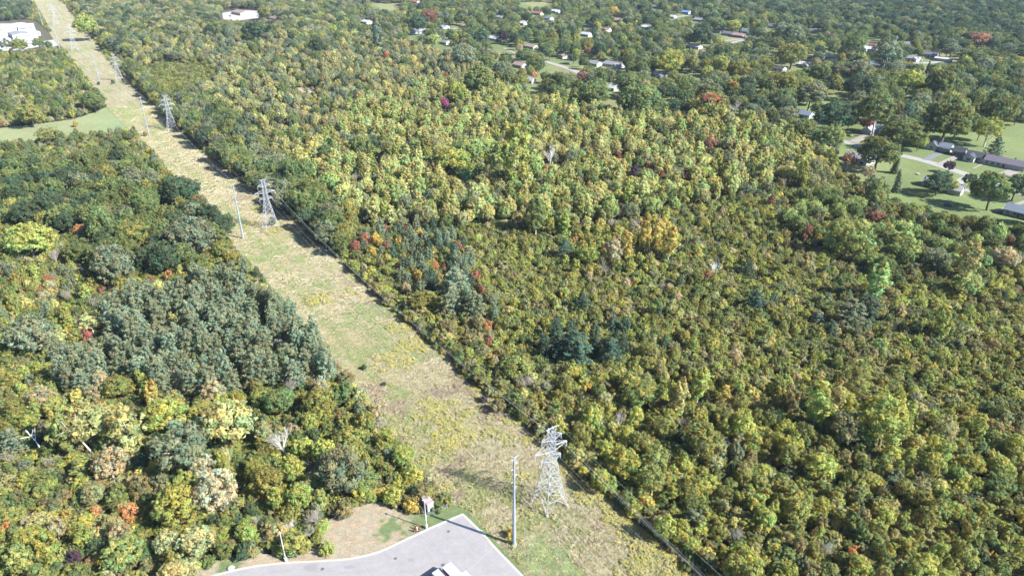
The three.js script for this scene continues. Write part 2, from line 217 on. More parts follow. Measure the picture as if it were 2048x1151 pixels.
// ------------------------------------------------------------------ power line: lattice towers, steel poles, wires
const steel = mat(0.43, 0.43, 0.43, 0.55, { metalness: 0.1 }), poleMat = mat(0.30, 0.33, 0.365, 0.55, { metalness: 0.1 }), glassy = mat(0.45, 0.46, 0.47, 0.35), concreteMat = mat(0.36, 0.345, 0.32, 0.9);
const TURN = Math.atan2(-axisV[1], axisV[0]);      // local x runs across the line, local z along it towards the camera
const towerAt = [0, 1, 2].map((k) => ({ x: 8.75 - 116.8 * k, z: -120.1 - 167 * k })).concat([[239, 162], [150, 101], [113, 50]].map((p) => at(...p)));
const poleAt = [[1028, 1090], [486, 477], [298, 272], [200, 168], [121, 105], [86, 54]].map((p) => at(...p));
const TH = [0, 3.0, 5.6, 8.0, 10.2, 12.0, 13.6, 15.0, 16.4, 17.9, 19.4, 20.8, 22.2];
const halfW = (h) => h < 13.6 ? lerp(2.95, 0.85, h / 13.6) : lerp(0.85, 0.55, (h - 13.6) / 8.6);
const ARMS = [[13.6, 2.75], [16.4, 4.4], [19.4, 2.7]];
const INS = 1.35;
function makeTower(label, p) {
  const t = thing('lattice_tower', label, 'transmission tower', p.x, p.z, TURN, 'lattice towers along the strip', 0.15);
  const C = [[-1, -1], [1, -1], [1, 1], [-1, 1]], c = (k, h) => [C[k % 4][0] * halfW(h), h, C[k % 4][1] * halfW(h)];
  const mid = (a, b) => a.map((v, i) => (v + b[i]) / 2);
  for (let k = 0; k < 4; k++) {
    const low = stick(c(k, 0), c(k, 13.6), 0.12, 0.095, 4), up = stick(c(k, 13.6), c(k, 22.2), 0.095, 0.075, 4);
    part('leg', mergeGeometries([low, up]), steel, t);
    part('footing', new THREE.CylinderGeometry(0.34, 0.42, 0.7, 10).translate(...c(k, 0.1)), concreteMat, t);
    for (let i = 1; i < TH.length - 1; i++) {
      const a = c(k, TH[i]), b = c(k + 1, TH[i]), d = c(k, TH[i + 1]), e = c(k + 1, TH[i + 1]), th = i < 5 ? 0.072 : 0.058;
      bar('brace', a, e, th, steel, t); bar('brace', b, d, th * 0.92, steel, t);
      if (i < 6 || i % 2 === 0) bar('girt', a, b, th * 1.05, steel, t);
    }
    const m = mid(c(k, 3.0), c(k + 1, 3.0)), m2 = mid(c(k, 0.5), c(k, 3.0)), m3 = mid(c(k + 1, 0.5), c(k + 1, 3.0));
    bar('brace', c(k, 0.3), m, 0.08, steel, t); bar('brace', c(k + 1, 0.3), m, 0.08, steel, t); bar('brace', m2, mid(c(k, 0.3), m), 0.05, steel, t); bar('brace', m3, mid(c(k + 1, 0.3), m), 0.05, steel, t);
    if (k % 2 === 0) { bar('brace', mid(c(k, 5.6), c(k, 5.6)), mid(c(k + 2, 5.6), c(k + 2, 5.6)), 0.075, steel, t); bar('brace', c(k, 10.2), c(k + 2, 10.2), 0.06, steel, t); }
  }
  for (const [h, r] of ARMS) for (const s of [-1, 1]) {
    const w = halfW(h), w2 = halfW(h + 1.3), g = [];
    for (const z of [-1, 1]) { g.push(stick([s * w, h, z * w], [s * r, h + 0.25, z * 0.08], 0.085, 0.075, 4), stick([s * w2, h + 1.3, z * w2], [s * r, h + 0.3, z * 0.08], 0.06, 0.05, 4)); }
    for (const f of [0.3, 0.62]) { const x = lerp(s * w, s * r, f), zz = lerp(w, 0.08, f); g.push(stick([x, h + 0.25 * f, -zz], [x, h + 0.25 * f, zz], 0.035, 0.035, 4), stick([x, h + 0.25 * f, -zz], [lerp(s * w2, s * r, f), lerp(h + 1.3, h + 0.3, f), -lerp(w2, 0.08, f)], 0.035, 0.035, 4), stick([x, h + 0.25 * f, zz], [lerp(s * w2, s * r, f), lerp(h + 1.3, h + 0.3, f), lerp(w2, 0.08, f)], 0.035, 0.035, 4)); }
    part('cross_arm', mergeGeometries(g), steel, t);
    const prof = []; for (let i = 0; i <= 18; i++) prof.push(new THREE.Vector2(i % 2 ? 0.12 : 0.06, -i / 18 * INS)); 
    part('insulator', new THREE.LatheGeometry(prof, 8).translate(s * r, h + 0.2, 0), glassy, t);
  }
  const top = [stick([-1.5, 22.3, 0], [1.5, 22.3, 0], 0.11, 0.11, 4)]; for (const s of [-1, 1]) top.push(stick([s * 0.55, 21.2, 0.5], [s * 1.45, 22.25, 0], 0.05, 0.05, 4), stick([s * 0.55, 21.2, -0.5], [s * 1.45, 22.25, 0], 0.05, 0.05, 4));
  part('top_beam', mergeGeometries(top), steel, t);
  return t;
}
const towerLabels = ['white steel lattice tower beside the pale lot, the largest of the towers', 'lattice tower by the dark tree shadows, second along the strip from the lot', 'lattice tower next to the mown green field opening, third from the lot', 'lattice tower with dark bushes round its feet beyond the olive meadow', 'lattice tower standing just before the far cross road', 'faint lattice tower beyond the cross road, smallest of all'];
const tower = makeTower(towerLabels[0], towerAt[0]);
towerAt.slice(1).forEach((p, i) => { const o = tower.clone(); o.name = numbered('lattice_tower'); o.position.set(p.x, 0.15, p.z); o.userData = { ...tower.userData, label: towerLabels[i + 1] }; if (i > 2) o.scale.setScalar(1.16); scene.add(o); });
function makePole(label, p) {
  const t = thing('steel_pole', label, 'utility pole', p.x, p.z, TURN, 'steel poles along the strip', 0.15);
  part('shaft', new THREE.CylinderGeometry(0.17, 0.40, 24.8, 14).translate(0, 12.4, 0), poleMat, t);
  part('base_plate', new THREE.CylinderGeometry(0.62, 0.66, 0.35, 14).translate(0, 0.15, 0), concreteMat, t);
  for (const [h, s, l] of [[24.5, 1, 1.15], [24.1, -1, 0.9]]) part('top_arm', mergeGeometries([stick([0, h, 0], [s * l, h + 0.35, 0], 0.1, 0.06, 5), stick([0, h - 0.7, 0], [s * l * 0.6, h + 0.2, 0], 0.05, 0.05, 4)]), steel, t);
  for (const [h, s] of [[23.0, 1], [21.6, -1], [19.9, 1], [18.2, -1], [16.6, 1]]) { const prof = []; for (let i = 0; i <= 12; i++) prof.push(new THREE.Vector2(i % 2 ? 0.09 : 0.05, i / 12 * 0.55)); part('post_insulator', new THREE.LatheGeometry(prof, 7).rotateZ(-s * Math.PI / 2).translate(s * 0.25, h, 0), glassy, t); }
  return t;
}
const poleLabels = ['tall blue grey steel pole at the edge of the pale lot', 'slim steel pole left of the second lattice tower', 'slim steel pole at the corner of the mown green field', 'slim steel pole with dark bushes at its foot, beyond the green field', 'slim steel pole on the green verge just before the cross road', 'faint steel pole beside the white factory yard beyond the cross road'];
const pole = makePole(poleLabels[0], poleAt[0]);
poleAt.slice(1).forEach((p, i) => { const o = pole.clone(); o.name = numbered('steel_pole'); o.position.set(p.x, 0.15, p.z); o.userData = { ...pole.userData, label: poleLabels[i + 1] }; if (i === 3) o.scale.setScalar(1.12); scene.add(o); });
const wireMat = mat(0.85, 0.85, 0.83, 0.8);
function wire(label, sites, off, h, sag, r, scaleAt) {
  const before = { x: 2 * sites[0].x - sites[1].x, z: 2 * sites[0].z - sites[1].z }, all = [before, ...sites], pts = [];
  for (let i = 0; i < all.length - 1; i++) for (let k = 0; k < 14; k++) { const t = k / 14, a = all[i], b = all[i + 1], s0 = scaleAt(i - 1), s1 = scaleAt(i), f = lerp(s0, s1, t); pts.push(new THREE.Vector3(lerp(a.x, b.x, t) + off * axisV[0] * f, lerp(h * s0, h * s1, t) + 0.15 - 4 * sag * t * (1 - t), lerp(a.z, b.z, t) + off * axisV[1] * f)); }
  const last = all[all.length - 1], sl = scaleAt(all.length - 2); pts.push(new THREE.Vector3(last.x + off * axisV[0] * sl, h * sl + 0.15, last.z + off * axisV[1] * sl));
  const g = new THREE.TubeGeometry(new THREE.CatmullRomCurve3(pts, false, 'centripetal'), pts.length * 2, r, 4), m = new THREE.Mesh(g, wireMat); m.name = numbered('power_line'); m.castShadow = m.receiveShadow = true; scene.add(m); tag(m, label, 'power line', 'wires along the strip');
}
const ts = (k) => k >= 3 ? 1.16 : 1, ps = (k) => k === 4 ? 1.12 : 1, armName = ['lower', 'long middle', 'upper'];
ARMS.forEach(([h, r], i) => { for (const s of [-1, 1]) wire(`sagging wire hung from the ${armName[i]} arms of the lattice towers on the ${s < 0 ? 'pole' : 'woods'} side`, towerAt, s * r, h + 0.2 - INS, 4.6, s > 0 && i === 1 ? 0.019 : 0.0115, ts); });
for (const s of [-1, 1]) wire(`thin wire over the tops of the lattice towers on the ${s < 0 ? 'pole' : 'woods'} side`, towerAt, s * 1.5, 22.35, 3.6, 0.010, ts);
[[0.95, 23.0, 'topmost insulator'], [-0.95, 21.6, 'second insulator'], [0.95, 19.9, 'third insulator'], [-0.95, 18.2, 'fourth insulator'], [1.15, 24.85, 'top arm']].forEach(([o, h, n], i) => wire(`thin wire carried by the ${n} of the steel poles`, poleAt, o, h, 3.6, i === 4 ? 0.009 : 0.0125, ps));

// ------------------------------------------------------------------ round the lot
const whitePaint = mat(0.48, 0.47, 0.445, 0.6), rustRed = mat(0.28, 0.07, 0.05, 0.7), dark = mat(0.05, 0.05, 0.055, 0.5), darkGlass = mat(0.03, 0.04, 0.05, 0.12), chrome = mat(0.55, 0.55, 0.56, 0.3, { metalness: 0.6 }), rubber = mat(0.025, 0.025, 0.025, 0.9);
function lampPost(label, px, py, turn) {
  const p = at(px, py), t = thing('light_pole', label, 'light pole', p.x, p.z, turn, 'white light poles by the lot', 0.36);
  part('pier', new THREE.CylinderGeometry(0.33, 0.33, 1.1, 14).translate(0, 0.55, 0), mat(0.42, 0.40, 0.35, 0.85), t);
  part('shaft', new THREE.CylinderGeometry(0.085, 0.14, 7.2, 10).translate(0, 4.6, 0), whitePaint, t);
  part('lamp_head', new THREE.BoxGeometry(0.62, 0.14, 0.34).translate(0.2, 8.25, 0), whitePaint, t);
  part('lens', new THREE.BoxGeometry(0.44, 0.04, 0.26).translate(0.22, 8.16, 0), glassy, t);
}
lampPost('white light pole on a round pier beside the red fixture', 853, 1058, 2.6);
lampPost('white light pole standing before the tangled brush at the curved kerb', 572, 1124, 2.2);
{
  const p = at(834, 1062), t = thing('hydrant', 'small red and white fixture on the grass beside the kerb', 'hydrant', p.x, p.z, 0.4, null, 0.34);
  part('barrel', new THREE.LatheGeometry([[0.22, 0], [0.22, 0.12], [0.15, 0.14], [0.15, 0.72], [0.2, 0.76], [0.17, 0.92], [0.06, 1.02], [0, 1.03]].map((q) => new THREE.Vector2(...q)), 12), whitePaint, t);
  for (const s of [-1, 1]) part('outlet', new THREE.CylinderGeometry(0.08, 0.08, 0.16, 8).rotateZ(Math.PI / 2).translate(s * 0.2, 0.55, 0), rustRed, t);
  for (let k = 0; k < 6; k++) { const a = k * 1.047, r = 0.62 + 0.2 * (k % 2); part('guard_post', new THREE.CylinderGeometry(0.1, 0.12, 0.95 + 0.2 * (k % 3), 8).rotateX(0.22 * Math.sin(a)).rotateZ(-0.3 * Math.cos(a)).translate(r * Math.cos(a), 0.45, r * Math.sin(a)), rustRed, t); }
  const q = at(853, 1012), c = thing('storage_container', 'small white container with a rusty roof inside a wire pen', 'container', q.x, q.z, TURN, null, 0.3);
  part('wall', box(1.7, 2.2, 4.3, 0, 1.2, 0), mat(0.36, 0.37, 0.385, 0.6), c);
  const rf = part('roof', box(1.8, 0.1, 4.4, 0, 2.36, 0), mat(0.34, 0.275, 0.265, 0.9), c, 'rust stained pinkish grey roof');
  for (let k = -5; k <= 5; k++) part('rib', box(1.82, 0.05, 0.07, 0, 2.43, k * 0.4), k % 4 ? mat(0.38, 0.335, 0.325) : mat(0.24, 0.15, 0.125), rf);
  part('door', box(0.72, 1.85, 0.05, -0.38, 1.15, 2.18), mat(0.42, 0.43, 0.445), c); part('door', box(0.72, 1.85, 0.05, 0.38, 1.15, 2.18), mat(0.42, 0.43, 0.445), c);
  for (const x of [-0.7, 0.7]) for (const z of [-1.9, 1.9]) part('foot', box(0.2, 0.2, 0.2, x, 0.08, z), dark, c);
  const f = thing('wire_fence', 'low wire pen of thin grey posts around the small container', 'fence', q.x, q.z, TURN, null, 0.2), cor = [[-1.9, -3.6], [3.6, -3.6], [3.6, 3.4], [-1.9, 3.4]];
  cor.forEach((a, i) => { const b = cor[(i + 1) % 4], n = 4; for (let k = 0; k < n; k++) part('post', new THREE.CylinderGeometry(0.045, 0.05, 1.3, 6).translate(lerp(a[0], b[0], k / n), 0.65, lerp(a[1], b[1], k / n)), mat(0.50, 0.46, 0.40), f); for (const h of [0.35, 0.75, 1.2]) bar('rail', [a[0], h, a[1]], [b[0], h, b[1]], 0.03, mat(0.48, 0.44, 0.38), f); });
  const s = at(462, 1139), st = new THREE.Mesh(new THREE.IcosahedronGeometry(0.62, 2), mat(0.46, 0.45, 0.42)); const sp = st.geometry.attributes.position; for (let i = 0; i < sp.count; i++) { const k = 0.8 + 0.35 * vnoise(sp.getX(i) * 3 + 5, sp.getZ(i) * 3 + sp.getY(i) * 2, 9); sp.setXYZ(i, sp.getX(i) * k * 1.15, Math.max(-0.1, sp.getY(i) * k * 0.7), sp.getZ(i) * k); } st.geometry.computeVertexNormals();
  st.name = numbered('white_stone'); st.position.set(s.x, 0.45, s.z); scene.add(tag(st, 'white boulder on the verge left of the curved kerb', 'boulder'));
  [[967, 1068, 0.7], [975, 1080, 0.9]].forEach(([x, y, a], i) => { const w = at(x, y), o = thing('wheel_stop', ['pale timber bar on the grass at the lot edge, further from the pole', 'pale timber bar on the grass at the lot edge, closer to the pole'][i], 'wheel stop', w.x, w.z, TURN + Math.PI / 2 + 0.1, null, 0.4); part('bar', box(1.7, 0.16, 0.2, 0, 0.08, 0), mat(0.74, 0.68, 0.5), o); part('pin', new THREE.CylinderGeometry(0.03, 0.03, 0.2, 6).translate(0.5, 0.1, 0), dark, o); });
}
const wheel = (parent, x, z, r = 0.48) => { const w = part('wheel', new THREE.CylinderGeometry(r, r, 0.28, 16).rotateZ(Math.PI / 2).translate(x, r, z), rubber, parent); part('rim', new THREE.CylinderGeometry(r * 0.55, r * 0.55, 0.3, 10).rotateZ(Math.PI / 2).translate(x, r, z), chrome, w); };
function boxTruck(label, px, py, h, w, L, sideMat, name) {
  const p = at(px, py, h), t = thing(name, label, 'truck', p.x, p.z, TURN + 0.12, null, 0.43);
  part('cargo_box', box(w, h - 0.9, L, 0, 0.9 + (h - 0.9) / 2, L / 2), mat(0.40, 0.425, 0.45, 0.45), t);
  part('side_panel', box(0.03, h - 1.2, L - 0.2, -w / 2 - 0.015, 0.9 + (h - 0.9) / 2, L / 2), sideMat, t); part('side_panel', box(0.03, h - 1.2, L - 0.2, w / 2 + 0.015, 0.9 + (h - 0.9) / 2, L / 2), sideMat, t);
  const top = part('roof_skin', box(w + 0.04, 0.05, L + 0.04, 0, h + 0.025, L / 2), mat(0.42, 0.44, 0.46, 0.5), t); for (let k = 1; k < 6; k++) part('roof_bow', box(w, 0.03, 0.06, 0, h + 0.06, L * k / 6), mat(0.33, 0.35, 0.37, 0.5), top); part('marker_lamp', box(0.5, 0.08, 0.05, 0, h - 0.12, -0.05), rustRed, t);
  part('rear_door', box(w - 0.2, h - 1.2, 0.04, 0, 0.9 + (h - 0.9) / 2, -0.02), whitePaint, t);
  part('cab', box(w * 0.92, 1.5, 1.8, 0, 1.25, L + 1.05), whitePaint, t); part('windscreen', box(w * 0.8, 0.7, 0.05, 0, 1.6, L + 1.98), darkGlass, t);
  part('bumper', box(w * 0.95, 0.25, 0.15, 0, 0.55, -0.1), dark, t);
  for (const x of [-w / 2 + 0.2, w / 2 - 0.2]) { wheel(t, x, 1.4); wheel(t, x, L + 0.9); }
}
boxTruck('box truck with a pale roof and maroon side on the lot', 893, 1132, 3.3, 2.1, 4.2, mat(0.34, 0.03, 0.06, 0.5), 'box_truck');
boxTruck('lower pale roofed truck parked left of the maroon box truck', 872, 1143, 2.5, 2.0, 4.6, mat(0.40, 0.42, 0.44, 0.5), 'box_truck');
boxTruck('white roofed van right of the maroon box truck', 925, 1148, 2.6, 1.7, 4.4, whitePaint, 'delivery_van');

// ------------------------------------------------------------------ houses, sheds and cars of the estate
const ROADT = -Math.atan2(0.74, 0.67);      // local x along the estate road
const tints = { grey: [0.11, 0.11, 0.125], darkgrey: [0.05, 0.052, 0.062], blue: [0.14, 0.17, 0.21], purple: [0.125, 0.11, 0.13], brown: [0.15, 0.10, 0.075], tan: [0.26, 0.20, 0.15], red: [0.28, 0.10, 0.08], white: [0.43, 0.43, 0.43], pale: [0.22, 0.22, 0.235], pink: [0.30, 0.20, 0.19], cream: [0.40, 0.365, 0.30], brick: [0.30, 0.14, 0.10], tarp: [0.10, 0.22, 0.50] };
const tintMats = {}, tint = (k) => tintMats[k] ??= mat(...tints[k], 0.85);
const frameMat = mat(0.46, 0.46, 0.45, 0.6), paneMat = mat(0.06, 0.08, 0.10, 0.1);
function wallsWithGable(L, D, h, rise) { const s = new THREE.Shape([[-D / 2, 0], [D / 2, 0], [D / 2, h], [0, h + rise], [-D / 2, h]].map((p) => new THREE.Vector2(...p))); return new THREE.ExtrudeGeometry(s, { depth: L, bevelEnabled: false }).translate(0, 0, -L / 2).rotateY(Math.PI / 2); }
function gableRoof(L, D, h, rise, over = 0.5, th = 0.16) { const a = D / 2 + over, dy = rise * over / (D / 2), s = new THREE.Shape([[-a, h - dy], [0, h + rise], [a, h - dy], [a, h - dy + th], [0, h + rise + th], [-a, h - dy + th]].map((p) => new THREE.Vector2(...p))); return new THREE.ExtrudeGeometry(s, { depth: L + 2 * over * 0.7, bevelEnabled: false }).translate(0, 0.01, -L / 2 - over * 0.7).rotateY(Math.PI / 2); }
function house(px, py, label, o = {}) {
  const { L = 14, D = 8.5, h = 2.7, rise = 2.0, roof = 'grey', wall = 'white', turn = ROADT, wing = 0, garage = 0, name = 'house', category = 'house', chimney = true } = o, p = at(px, py, 2.5), t = thing(name, label, category, p.x, p.z, turn, o.group, 0.1);
  part('wall', wallsWithGable(L, D, h, rise), tint(wall), t);
  const r = part('roof', gableRoof(L, D, h, rise), tint(roof), t);
  if (chimney && L > 11) part('chimney', box(0.7, 1.5, 0.7, L * 0.18, h + rise + 0.2, -0.8), tint('brick'), r);
  const win = (x, z, w, hh, face) => { const f = part('window', face ? box(0.08, hh + 0.16, w + 0.16, x, 1.5, z) : box(w + 0.16, hh + 0.16, 0.08, x, 1.5, z), frameMat, t); part('pane', face ? box(0.04, hh, w, x + Math.sign(x) * 0.04, 1.5, z) : box(w, hh, 0.04, x, 1.5, z + Math.sign(z) * 0.04), paneMat, f); };
  if (!garage || L > 11) { const end = garage ? L / 2 - 6.4 : L / 2; for (let x = -L / 2 + 1.6; x < end - 0.6; x += 2.9) if (Math.abs(x) > 0.9) { win(x, D / 2 + 0.03, 1.3, 1.1); win(x, -D / 2 - 0.03, 1.2, 1.0); } const d = part('door', box(1.0, 2.1, 0.09, 0, 1.05, D / 2 + 0.04), tint('brown'), t); part('handle', new THREE.SphereGeometry(0.05, 6, 5).translate(0.38, 1.0, D / 2 + 0.11), chrome, d); win(-L / 2 - 0.03, 0.5, 1.3, 1.0, 1); win(L / 2 + 0.03, -0.5, 1.3, 1.0, 1); part('step', box(1.6, 0.22, 0.9, 0, 0.05, D / 2 + 0.5), concreteMat, t); }
  if (garage) { const gx = L > 11 ? L / 2 - 3.2 : 0; for (let i = 0; i < garage; i++) { const x = gx + (i - (garage - 1) / 2) * 3, d = part('garage_door', box(2.6, 2.2, 0.08, x, 1.1, D / 2 + 0.05), frameMat, t); for (let k = 1; k < 4; k++) part('panel_joint', box(2.6, 0.04, 0.03, x, k * 0.55, D / 2 + 0.1), tint('pale'), d); } }
  if (wing) { const g = new THREE.Group(); g.name = 'wing'; g.position.set(wing * (L / 2 - 2.8), 0, D / 2 + 1.1); g.rotation.y = Math.PI / 2; t.add(g); part('wall', wallsWithGable(5.5, 5.4, h - 0.05, 1.6), tint(wall), g); part('roof', gableRoof(5.5, 5.4, h - 0.05, 1.6, 0.4), tint(roof), g); part('window', box(0.1, 1.3, 2.0, -2.78, 1.5, 0), paneMat, g); }
  if (o.carport) { const s = o.carport; part('carport_roof', box(6, 0.18, 6.5, s * (L / 2 + 3), 2.75, 0), tint(roof), t); for (const z of [-2.9, 2.9]) part('post', box(0.14, 2.7, 0.14, s * (L / 2 + 5.7), 1.35, z), frameMat, t); }
  return t;
}
const HOUSES = [
  [2014, 324, 'long grey purple roofed ranch house with a white double garage door', { L: 20, D: 8.5, roof: 'purple', garage: 2 }],
  [1960, 312, 'white L-shaped ranch house with dark grey roof and front gable', { L: 12, D: 7.5, roof: 'darkgrey', wing: -1 }],
  [1921, 302, 'low dark roofed carport house between the cypress shrubs and the L-shaped ranch', { L: 6, D: 6, roof: 'darkgrey', wall: 'pale', carport: -1, chimney: false }],
  [1893, 293, 'white double garage with a blue grey roof beside the asphalt drive', { L: 6.5, D: 7, roof: 'blue', garage: 2, name: 'garage', category: 'garage' }],
  [1868, 288, 'white gabled house with a grey roof left of the double garage', { L: 9, D: 7, roof: 'grey', turn: ROADT + Math.PI / 2 }],
  [1722, 314, 'white sided house half hidden by the forked yard tree', { L: 14, D: 8, roof: 'pale', wall: 'white', wing: 1 }],
  [1882, 366, 'white gabled house hidden behind the round dark yard tree', { L: 15, D: 8, roof: 'pale', wall: 'white', garage: 0 }],
  [1913, 378, 'small white shed at the end of the tree-hidden house', { L: 6, D: 4.5, roof: 'white', name: 'shed', category: 'shed', garage: 1 }],
  [1762, 258, 'grey roofed open shed with a pickup before it', { L: 8, D: 6, roof: 'blue', wall: 'pale', name: 'garage', category: 'garage', garage: 2 }],
  [1738, 259, 'small bright white gabled outbuilding beside the rust tipped tree', { L: 7, D: 6, roof: 'white', turn: ROADT + Math.PI / 2, name: 'shed', category: 'shed', garage: 1 }],
  [1608, 227, 'blue grey roofed house at the edge of the olive woods', { L: 12, D: 7.5, roof: 'blue' }],
  [1656, 237, 'white sided house behind the broad dark yard tree', { L: 13, D: 8, roof: 'pale' }],
  [2044, 421, 'pale blue roofed house cut by the photo edge', { L: 12, D: 8, roof: 'blue' }],
  [1557, 136, 'low white house with a dark slate roof on the lawn', { L: 13, D: 8, roof: 'darkgrey' }],
  [1610, 128, 'white walled house with a white roof beside the rust tree', { L: 14, D: 8, roof: 'white', wing: 1 }],
  [1620, 116, 'small dark gabled shed behind the white roofed house', { L: 6, D: 5, roof: 'darkgrey', name: 'shed', category: 'shed', garage: 1 }],
  [1662, 113, 'large pale grey roofed house beyond the white roofed one', { L: 16, D: 10, roof: 'pale', wall: 'cream' }],
  [1742, 97, 'white house with a red patched roof below the small lawn', { L: 13, D: 9, roof: 'white', wing: -1 }],
  [1746, 90, 'small orange red roofed shed at the back of the white house', { L: 7, D: 5, roof: 'red', name: 'shed', category: 'shed', garage: 1 }],
  [1750, 128, 'blue grey roofed house by the willow-like pale tree', { L: 13, D: 8, roof: 'blue' }],
  [1826, 116, 'white sided house in front of the paved yard', { L: 13, D: 8, roof: 'pale', wing: 1 }],
  [1862, 108, 'purple brown roofed house with white gable before the dark woods', { L: 15, D: 9, roof: 'purple', wing: 1 }],
  [1888, 117, 'long white flat topped carport beside the brown roofed house', { L: 15, D: 6, roof: 'white', rise: 0.8, name: 'garage', category: 'garage', garage: 3 }],
  [1816, 88, 'small white house deep among the dark trees', { L: 9, D: 7, roof: 'pale' }],
  [1632, 62, 'brown roofed house beyond the silvery trees', { L: 16, D: 9, roof: 'purple', wall: 'cream' }],
  [1548, 52, 'dull purple roofed house at the foot of the far woods', { L: 14, D: 9, roof: 'purple' }],
  [1432, 61, 'long mauve roofed ranch house behind the silvery tree', { L: 18, D: 9, roof: 'purple', wall: 'cream' }],
  [1462, 67, 'long purple roofed ranch house beside the pink house', { L: 20, D: 9, roof: 'purple', wall: 'white', garage: 2 }],
  [1478, 70, 'pink walled house with a red car before it', { L: 14, D: 8, roof: 'pink', wall: 'pink' }],
  [1492, 62, 'small pale green roofed bungalow behind the pink house', { L: 10, D: 7, roof: 'blue' }],
  [1390, 92, 'white walled cottage behind the round green tree', { L: 15, D: 8, roof: 'white' }],
  [1400, 39, 'pale grey roofed house by the golden tree', { L: 16, D: 9, roof: 'pale' }],
  [1346, 33, 'white roofed cottage on the far lawn', { L: 9, D: 7, roof: 'white' }],
  [1312, 13, 'pale blue roofed house among the farthest trees', { L: 15, D: 9, roof: 'blue' }],
  [1374, 24, 'low far house with a bright blue tarpaulin roof', { L: 12, D: 9, roof: 'tarp' }],
  [1320, 149, 'white house with blue grey roof under the tall yard trees', { L: 14, D: 8, roof: 'blue', wing: 1 }],
  [1226, 174, 'small bright white house among the dark round trees', { L: 9, D: 8, roof: 'white', wall: 'cream' }],
  [1228, 128, 'grey roofed ranch house beside the dark hedge of trees', { L: 20, D: 9, roof: 'pale', wall: 'white', wing: 1 }],
  [1190, 126, 'white gabled house left of the grey ranch house', { L: 12, D: 8, roof: 'pale' }],
  [1127, 110, 'white cottage with two brown gables', { L: 13, D: 8, roof: 'brown', wing: 1 }],
  [1062, 92, 'tan roofed house on the far lawn', { L: 16, D: 9, roof: 'tan', wall: 'cream' }],
  [1040, 129, 'pinkish roofed house half hidden by the green tree', { L: 13, D: 8, roof: 'pink', wall: 'white' }],
  [1063, 160, 'small white shed beside the orange tree and green lawn', { L: 6, D: 5, roof: 'white', name: 'shed', category: 'shed', garage: 1 }],
  [1173, 68, 'white roofed house with a grey neighbour', { L: 13, D: 8, roof: 'white' }],
  [1212, 58, 'white house with brown roof behind the cypresses', { L: 14, D: 9, roof: 'brown', wing: 1 }],
  [1178, 50, 'blue roofed cottage on the far side of the brown roofs', { L: 11, D: 8, roof: 'blue' }],
  [1296, 54, 'large white roofed house in the far trees', { L: 15, D: 9, roof: 'white' }],
  [1236, 40, 'low pink grey house behind the dark spire trees', { L: 12, D: 8, roof: 'pink' }],
  [1275, 22, 'bright white cottage below the far golden tree', { L: 9, D: 8, roof: 'white' }],
  [1076, 26, 'long red roofed house in the far distance', { L: 18, D: 9, roof: 'red', wall: 'cream' }],
  [1098, 36, 'white cottage with a pale blue roof', { L: 12, D: 9, roof: 'blue' }],
  [1112, 22, 'white roofed house behind the blue roofed cottage', { L: 15, D: 9, roof: 'white', wing: 1 }],
  [1047, 46, 'white roofed cottage beside the far road', { L: 9, D: 8, roof: 'white' }],
  [1000, 34, 'white walled house between far dark trees', { L: 13, D: 8, roof: 'pale' }],
  [988, 76, 'white carport house at the bend of the curved drive', { L: 13, D: 8, roof: 'white', carport: 1 }],
  [889, 53, 'small blue grey house with white trim', { L: 11, D: 8, roof: 'blue', wing: 1 }],
  [834, 62, 'long grey roofed house at the wood edge', { L: 24, D: 10, roof: 'pale', wall: 'white', turn: -0.9 + Math.PI / 2 }],
  [733, 43, 'low white roofed house inside the woods', { L: 15, D: 9, roof: 'white' }],
  [892, 84, 'small slate roofed house behind the olive trees', { L: 9, D: 7, roof: 'pale' }],
  [548, 36, 'brown walled house beside the tan hall', { L: 16, D: 8, roof: 'tan', wall: 'brick' }],
  [484, 25, 'large tan roofed hall in a paved clearing', { L: 34, D: 20, h: 3.6, rise: 2.4, roof: 'tan', wall: 'white', name: 'hall', category: 'hall' }],
  [832, 3, 'red roofed house on the far horizon field', { L: 16, D: 9, roof: 'red' }],
];
const houseSpots = HOUSES.map(([px, py, label, o]) => { const t = house(px, py, label, o); return { px, py, x: t.position.x, z: t.position.z, L: o.L, D: o.D, label }; });
function factory(px, py, label, L, D, h, roofK, turn = ROADT) {
  const p = at(px, py, h), t = thing('factory_shed', label, 'factory shed', p.x, p.z, turn, null, 0.1);
  part('wall', box(L, h, D, 0, h / 2, 0), tint('white'), t); const r = part('roof', gableRoof(L, D, h, 1.1, 0.3, 0.25), tint(roofK), t); for (let i = 0; i < 5; i++) part('vent', box(1.4, 0.8, 1.4, -L * 0.4 + i * L * 0.2, h + 1.2, 0), tint('pale'), r);
  for (let x = -L / 2 + 3; x < L / 2 - 2; x += 5) { part('loading_door', box(3, 3, 0.1, x, 1.5, D / 2 + 0.04), tint('pale'), t); part('window', box(0.1, 1, 2, L / 2 + 0.05, h * 0.6, (x / L) * D), paneMat, t); }
  part('gable', new THREE.ExtrudeGeometry(new THREE.Shape([[-D / 2, h], [D / 2, h], [0, h + 1.1]].map((q) => new THREE.Vector2(...q))), { depth: L - 0.1, bevelEnabled: false }).translate(0, 0, -L / 2 + 0.05).rotateY(Math.PI / 2), tint('white'), t);
  houseSpots.push({ px, py, x: p.x, z: p.z, L, D, label });
}
factory(2, 52, 'white roofed factory shed at the far photo corner', 34, 26, 6, 'white');
factory(42, 50, 'long white factory shed at the back of the paved yard', 44, 16, 5, 'white');
factory(36, 66, 'white roofed factory shed in the middle of the yard', 30, 18, 5, 'pale');
factory(0, 78, 'white factory shed at the front of the yard by the trees', 30, 18, 5, 'white');
factory(52, 82, 'low white front building beside the road', 26, 12, 4, 'white');
